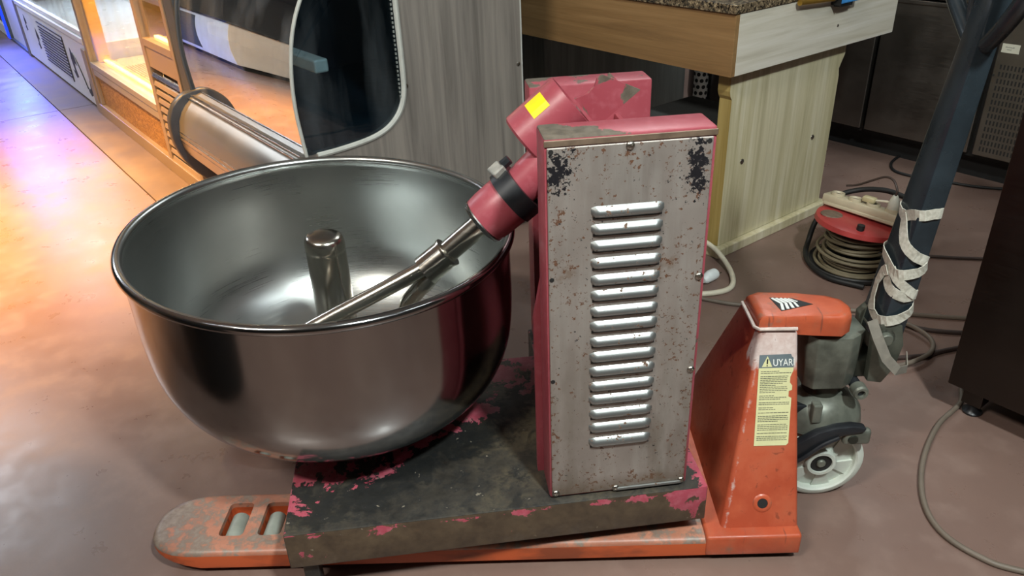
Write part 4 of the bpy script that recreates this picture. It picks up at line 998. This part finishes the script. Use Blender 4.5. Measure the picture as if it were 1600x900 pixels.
# ------------------------------------------------------------------ lit warm display case
dc = thing('warm_display_case', 'warmly lit glass display case with a chipboard front and louver grille', 'display case', P0, RA)
DX0, DX1, DX2 = .165, 1.372, 1.795
WARM = emit('warm_led', '#ffcb62', 13.0); CASEIN = plain('warm_case_lining', '#c9b27a', .5, 0, .1)
bm = nb(); box(bm, DX0 - .05, DX2, -.012, .5, .0, .062, .003); obj('sill_beam', bm, BRNST, dc)
for (x0, x1, nm) in ((DX0 - .05, DX0, 'corner_post'), (DX1 - .03, DX1 + .016, 'middle_post'), (DX2 - .035, DX2, 'corner_post')):
    bm = nb(); box(bm, x0, x1, -.004, .045, .062, 1.5, .003); obj(nm, bm, BRNST, dc)
bm = nb(); box(bm, DX0, DX1 - .03, .012, .03, .062, .226); obj('chipboard_front', bm, OSB, dc)
bm = nb(); box(bm, DX0, DX1 - .03, -.002, .04, .226, .262, .002); box(bm, DX0, DX1 - .03, -.006, .04, .266, .297, .002); obj('window_sill', bm, plain('sill_metal', '#a9a398', .4, .5, .05, 6), dc)
bm = nb(); box(bm, DX0, DX1 - .03, .014, .018, .297, 1.45); obj('window_pane', bm, glass('case_glass', (.96, .97, .97, 1), .05, 1.0, 0, .12), dc)
bm = nb(); box(bm, DX0, DX0 + .05, .03, .09, .297, 1.45); obj('inner_jamb', bm, plain('yellow_jamb', '#d9a63a', .4), dc, label='yellow inner jamb')
bm = nb(); box(bm, DX0 - .05, DX2, .62, .64, .0, 1.5); obj('back_panel', bm, CASEIN, dc)
bm = nb(); box(bm, DX0, DX1, .04, .62, .275, .29); dk = obj('deck', bm, CASEIN, dc)
bm = nb()
for k in range(34): box(bm, DX0 + .25, DX1 - .05, .10 + k * .0145, .105 + k * .0145, .290, .296)
obj('deck_ribs', bm, plain('deck_rib_metal', '#d3c08c', .35, .3), dk, kind='stuff')
bm = nb(); box(bm, DX0 + .45, DX1 - .06, .26, .60, .50, .512); sh = obj('shelf', bm, CASEIN, dc)
bm = nb(); box(bm, DX0 + .45, DX1 - .06, .24, .262, .494, .516); obj('shelf_light', bm, WARM, sh)
bm = nb(); box(bm, DX0 + .02, DX1 - .05, .055, .075, .298, .306); obj('sill_light', bm, WARM, dc)
bm = nb(); box(bm, DX0 + .44, DX0 + .46, .25, .28, .29, .80); obj('shelf_post', bm, WHITEP, sh)
def basket(x0, x1, y0, y1, z0, z1, nx, nz):
    b = thing('wire_basket', 'small wire basket on the lit shelf of the wide display bay', 'basket', P0, RA)
    bm = nb()
    for k in range(nx + 1):
        x = x0 + (x1 - x0) * k / nx
        for y in (y0, y1): tube(bm, [(x, y, z0), (x, y, z1)], .0022, 5)
    for k in range(nz + 1):
        z = z0 + (z1 - z0) * k / nz; tube(bm, [(x0, y0, z), (x1, y0, z), (x1, y1, z), (x0, y1, z)], .0022, 5, closed=True)
    obj('wire_side', bm, plain('copper_wire', '#9a6234', .4, .5), b)
    bm = nb(); tube(bm, [(x0, y0, z1), (x1, y0, z1), (x1, y1, z1), (x0, y1, z1)], .0045, 8, closed=True); obj('basket_rim', bm, plain('copper_wire', '#9a6234', .4, .5), b)
    bm = nb(); box(bm, x0, x1, y0, y1, z0, z0 + .004); obj('basket_bottom', bm, CASEIN, b)
    return b
basket(.98, 1.28, .30, .56, .5125, .66, 12, 6)['label'] = 'copper wire basket on the lit shelf of the wide display bay'
b2 = basket(1.43, 1.72, .10, .45, .585, .74, 14, 9); b2['label'] = 'copper wire basket behind the narrow lit window'
bm = nb(); box(bm, DX1 + .016, DX2 - .035, .001, .03, .466, .553, .002); obj('steel_panel', bm, BRNST, dc)
bm = nb(); box(bm, DX1 + .016, DX2 - .035, -.004, .04, .553, .585, .002); obj('window_sill', bm, BRNST, dc)
bm = nb(); box(bm, DX1 + .016, DX2 - .035, .014, .018, .585, 1.45); obj('window_pane', bm, glass('case_glass_narrow', (.96, .97, .97, 1), .04), dc)
bm = nb(); box(bm, DX1 + .016, DX1 + .05, .02, .12, .585, 1.45); obj('inner_jamb', bm, plain('brown_jamb', '#8a6f48', .5), dc)
bm = nb(); box(bm, DX1, DX2, .05, .62, .57, .584); obj('deck', bm, CASEIN, dc)
bm = nb(); box(bm, DX1 + .06, DX2 - .06, .30, .60, .80, .812); sh2 = obj('shelf', bm, CASEIN, dc)
bm = nb(); box(bm, DX1 + .06, DX2 - .06, .28, .302, .792, .815); obj('shelf_light', bm, WARM, sh2)
bm = nb(); box(bm, DX1 + .06, DX2 - .05, .035, .05, .586, .594); obj('sill_light', bm, WARM, dc)
bm = nb(); box(bm, DX1 + .016, DX2 - .035, .045, .05, .062, .466); gb = obj('grille_back', bm, BLACK, dc)
for k in range(11):
    z = .435 - k * .0365
    bm = nb(); box(bm, DX1 + .018, DX2 - .037, .0, .010, z - .0095, z + .0095, .0015, 1, None)
    for v in bm.verts: v.co.y += (v.co.z - z) * .35
    obj('grille_slat', bm, BRNST if k else STEEL, dc)
bm = nb(); box(bm, DX0 - .05, DX2, -.01, .64, 1.45, 1.56, .003); obj('canopy', bm, BRNST, dc)
Mrow = Matrix.Translation(P0) @ Matrix.Rotation(RA, 4, 'Z')
def RW(x, y, z): return Mrow @ Vector((x, y, z))
area('case_lamp_light', RW(.78, .18, 1.42), RW(.78, -.95, 0), 1.0, .10, 50, (1.0, .60, .20))
area('case_lamp_light', RW(.78, .45, 1.42), RW(.78, .30, .3), 1.0, .12, 24, (1.0, .84, .55))
area('case_lamp_light', RW(1.58, .35, 1.42), RW(1.58, .25, .4), .30, .10, 12, (1.0, .80, .48))

# ------------------------------------------------------------------ white chest showcase
wc = thing('white_chest_freezer', 'white glass fronted chest with slatted vent and black curl decals', 'freezer', P0, RA)
WX0, WX1 = -2.0, .10
bm = nb(); box(bm, WX0, WX1, .0, .62, .02, .375, .004); cbd = obj('chest_body', bm, WHITEP, wc)
bm = nb(); box(bm, WX0, WX1, -.006, .05, .378, .408, .003); box(bm, WX0, WX1, .006, .05, .412, .440, .003); obj('window_sill', bm, WHITEP, wc)
bm = nb(); box(bm, WX0 + .14, WX1 - .02, .018, .022, .44, 1.45); obj('window_pane', bm, glass('chest_glass', (.9, .95, .97, 1), .06, 1.0, 0, .30), wc)
bm = nb(); box(bm, WX0, WX0 + .14, .0, .05, .44, 1.45); obj('corner_post', bm, plain('tan_post', '#a08a68', .5), wc)
bm = nb(); box(bm, WX0 + .14, WX0 + .20, .04, .12, .44, 1.45); obj('inner_jamb', bm, plain('yellow_jamb2', '#c79a45', .5), wc)
bm = nb(); box(bm, WX0 - .09, WX0 - .002, -.006, .3, .0, .40, .003); obj('end_post', bm, plain('grey_post', '#6f6a68', .5, .3), wc)
bm = nb(); box(bm, .022, .112, -.010, -.002, .0, .35, .003); obj('cover_strip', bm, BRNST, wc)
bm = nb(); box(bm, WX0, WX1, .62, .64, .02, 1.5); obj('back_panel', bm, WHITEP, wc)
bm = nb(); box(bm, WX0, WX1, .0, .64, 1.45, 1.55); obj('canopy', bm, WHITEP, wc)
bm = nb(); box(bm, WX0 + .2, WX1 - .1, .3, .34, 1.40, 1.44); obj('chest_lamp', bm, emit('cold_led', '#e6f3ff', 14), wc)
bm = nb(); box(bm, -1.28, -.50, -.002, .0, .075, .335); vt = obj('vent', bm, WHITEP, wc)
for k in range(12):
    z = .098 + k * .0195; bm = nb(); box(bm, -1.25, -.53, -.006, -.001, z - .0035, z + .0035); obj('vent_slat', bm, INKB, vt)
bm = nb(); box(bm, -.512, -.498, -.005, -.001, .075, .335); box(bm, -1.28, -.50, -.005, -.001, .335, .341); obj('vent_edge', bm, INKB, vt)
def decal(pts, name='curl_decal'):
    bm = nb(); prism(bm, pts, lambda x, z: Vector((x, -.0012, z)), lambda x, z: Vector((x, .0, z))); return obj(name, bm, INKB, wc)
def curl(cx, cz, s=1.0, flip=1):
    return [(cx + flip * s * x, cz + s * z) for x, z in ((-.02, .10), (.05, .045), (.075, .0), (.02, .012), (.0, -.02), (.03, -.075), (-.03, -.09), (-.085, -.045), (-.035, -.05), (-.055, .03))]
decal(curl(-1.42, .205, .75)); decal(curl(-1.78, .270, .6)); decal(curl(-.345, .205, .95))
decal([(-.13, .115), (-.09, .10), (-.055, .115), (-.035, .16), (-.02, .115), (-.035, .075), (-.085, .062), (-.12, .08)])
bm = nb(); tube(bm, [(-.30, -.001, .275), (-.24, -.001, .24), (-.17, -.001, .17), (-.12, -.001, .10)], .004, 6, sub=4); obj('decal_line', bm, INKB, wc)
for x in (-1.8, -.9, -.1):
    bm = nb(); box(bm, x - .05, x + .05, .08, .5, .0, .02); obj('foot', bm, BLACK, wc)
# white panel, blue light post, dark unit beyond
wp = thing('white_cabinet', 'plain bluish white cabinet side between the blue light strip and the white chest', 'cabinet', P0, RA)
bm = nb(); box(bm, -2.88, -2.10, .02, .6, .0, 1.5, .004); obj('cabinet_body', bm, WHITEP, wp)
bm = nb(); box(bm, -2.88, -2.10, .0, .02, .0, .02); obj('kick_strip', bm, CHAR, wp)
lp = thing('blue_light_post', 'blue glowing light strip post at the left edge', 'light', P0, RA)
bm = nb(); box(bm, -3.04, -2.90, .0, .06, .0, 1.6, .003); obj('post_body', bm, CHAR, lp)
bm = nb(); box(bm, -3.03, -2.91, -.006, .0, .01, 1.58); obj('light_strip', bm, emit('blue_led', '#0a2cff', 2.6), lp)
area('chest_lamp_light', RW(-.95, .32, 1.38), RW(-.95, .32, 0), 1.5, .1, 45, (.9, .96, 1.0))
area('blue_strip_light', RW(-2.6, -.10, .8), RW(-2.0, -.38, 0), .1, .8, 19, (.06, .12, 1.0)).data.spread = math.radians(95)
fu = thing('dark_far_cabinet', 'dark cabinet with a white kick board at the far left corner', 'cabinet', P0, RA)
bm = nb(); box(bm, -5.2, -3.06, .02, .6, .10, 1.4); obj('cabinet_body', bm, plain('dark_unit_paint', '#5a5a5a', .5), fu)
bm = nb(); box(bm, -5.2, -3.06, .0, .03, .01, .095); obj('kick_board', bm, WHITEP, fu)

# ------------------------------------------------------------------ counter seen mirrored across the aisle; bin and shelving added for reflections
oc_ = thing('white_counter', 'white steel counter across the aisle, seen mirrored in the curved glass', 'counter', P0, RA)
bm = nb(); box(bm, -5.6, -.9, -1.95, -1.25, .08, .80, .004); obj('counter_body', bm, WHITEP, oc_)
bm = nb(); box(bm, -5.65, -.85, -2.0, -1.21, .80, .84, .003); obj('worktop', bm, STEEL, oc_)
bm = nb(); box(bm, -2.4, -1.6, -1.253, -1.245, .14, .74); obj('door', bm, DGREY, oc_)
bm = nb(); box(bm, -5.5, -.95, -1.9, -1.3, .0, .08); obj('kick_base', bm, BLACK, oc_)
bi = thing('added_reflection_bin', 'black round bin added unseen left of the mixer to darken the bowl flank', 'bin', (-1.22, .62, 0))
bm = nb(); lathe(bm, [(0, 0), (.27, 0), (.29, .02), (.34, .70), (.355, .71), (.355, .73), (.33, .73), (.32, .69), (0, .03)], 40); obj('bin_body', bm, BLACK, bi, angle=40)
ds_ = thing('added_reflection_shelving', 'dark shelving unit added unseen behind the camera to darken the bowl reflections', 'shelving', (-1.5, -1.9, 0), .2)
for k_, z_ in enumerate((.1, .6, 1.1, 1.6)):
    bm = nb(); box(bm, -.9, .9, -.25, .25, z_, z_ + .03); obj('shelf', bm, CHAR, ds_)
bm = nb(); box(bm, -.9, .9, -.27, -.25, 0, 1.9); obj('back_panel', bm, BLACK, ds_)
for x_ in (-.88, .88):
    bm = nb(); box(bm, x_ - .02, x_ + .02, -.25, .25, 0, 1.9); obj('side_panel', bm, BLACK, ds_)
# dark cupboard put in for the darkness behind the counter
dk_ = thing('dark_gap_backdrop', 'black cupboard added for the darkness between the showcase and the wooden counter', 'backdrop', C0, TA)
bm = nb(); box(bm, -.28, .75, 1.75, 2.2, .05, 1.5, .004); obj('backdrop_body', bm, BLACK, dk_)
bm = nb(); box(bm, -.26, .73, 1.78, 2.18, .0, .05); obj('kick_base', bm, RUBBER, dk_)
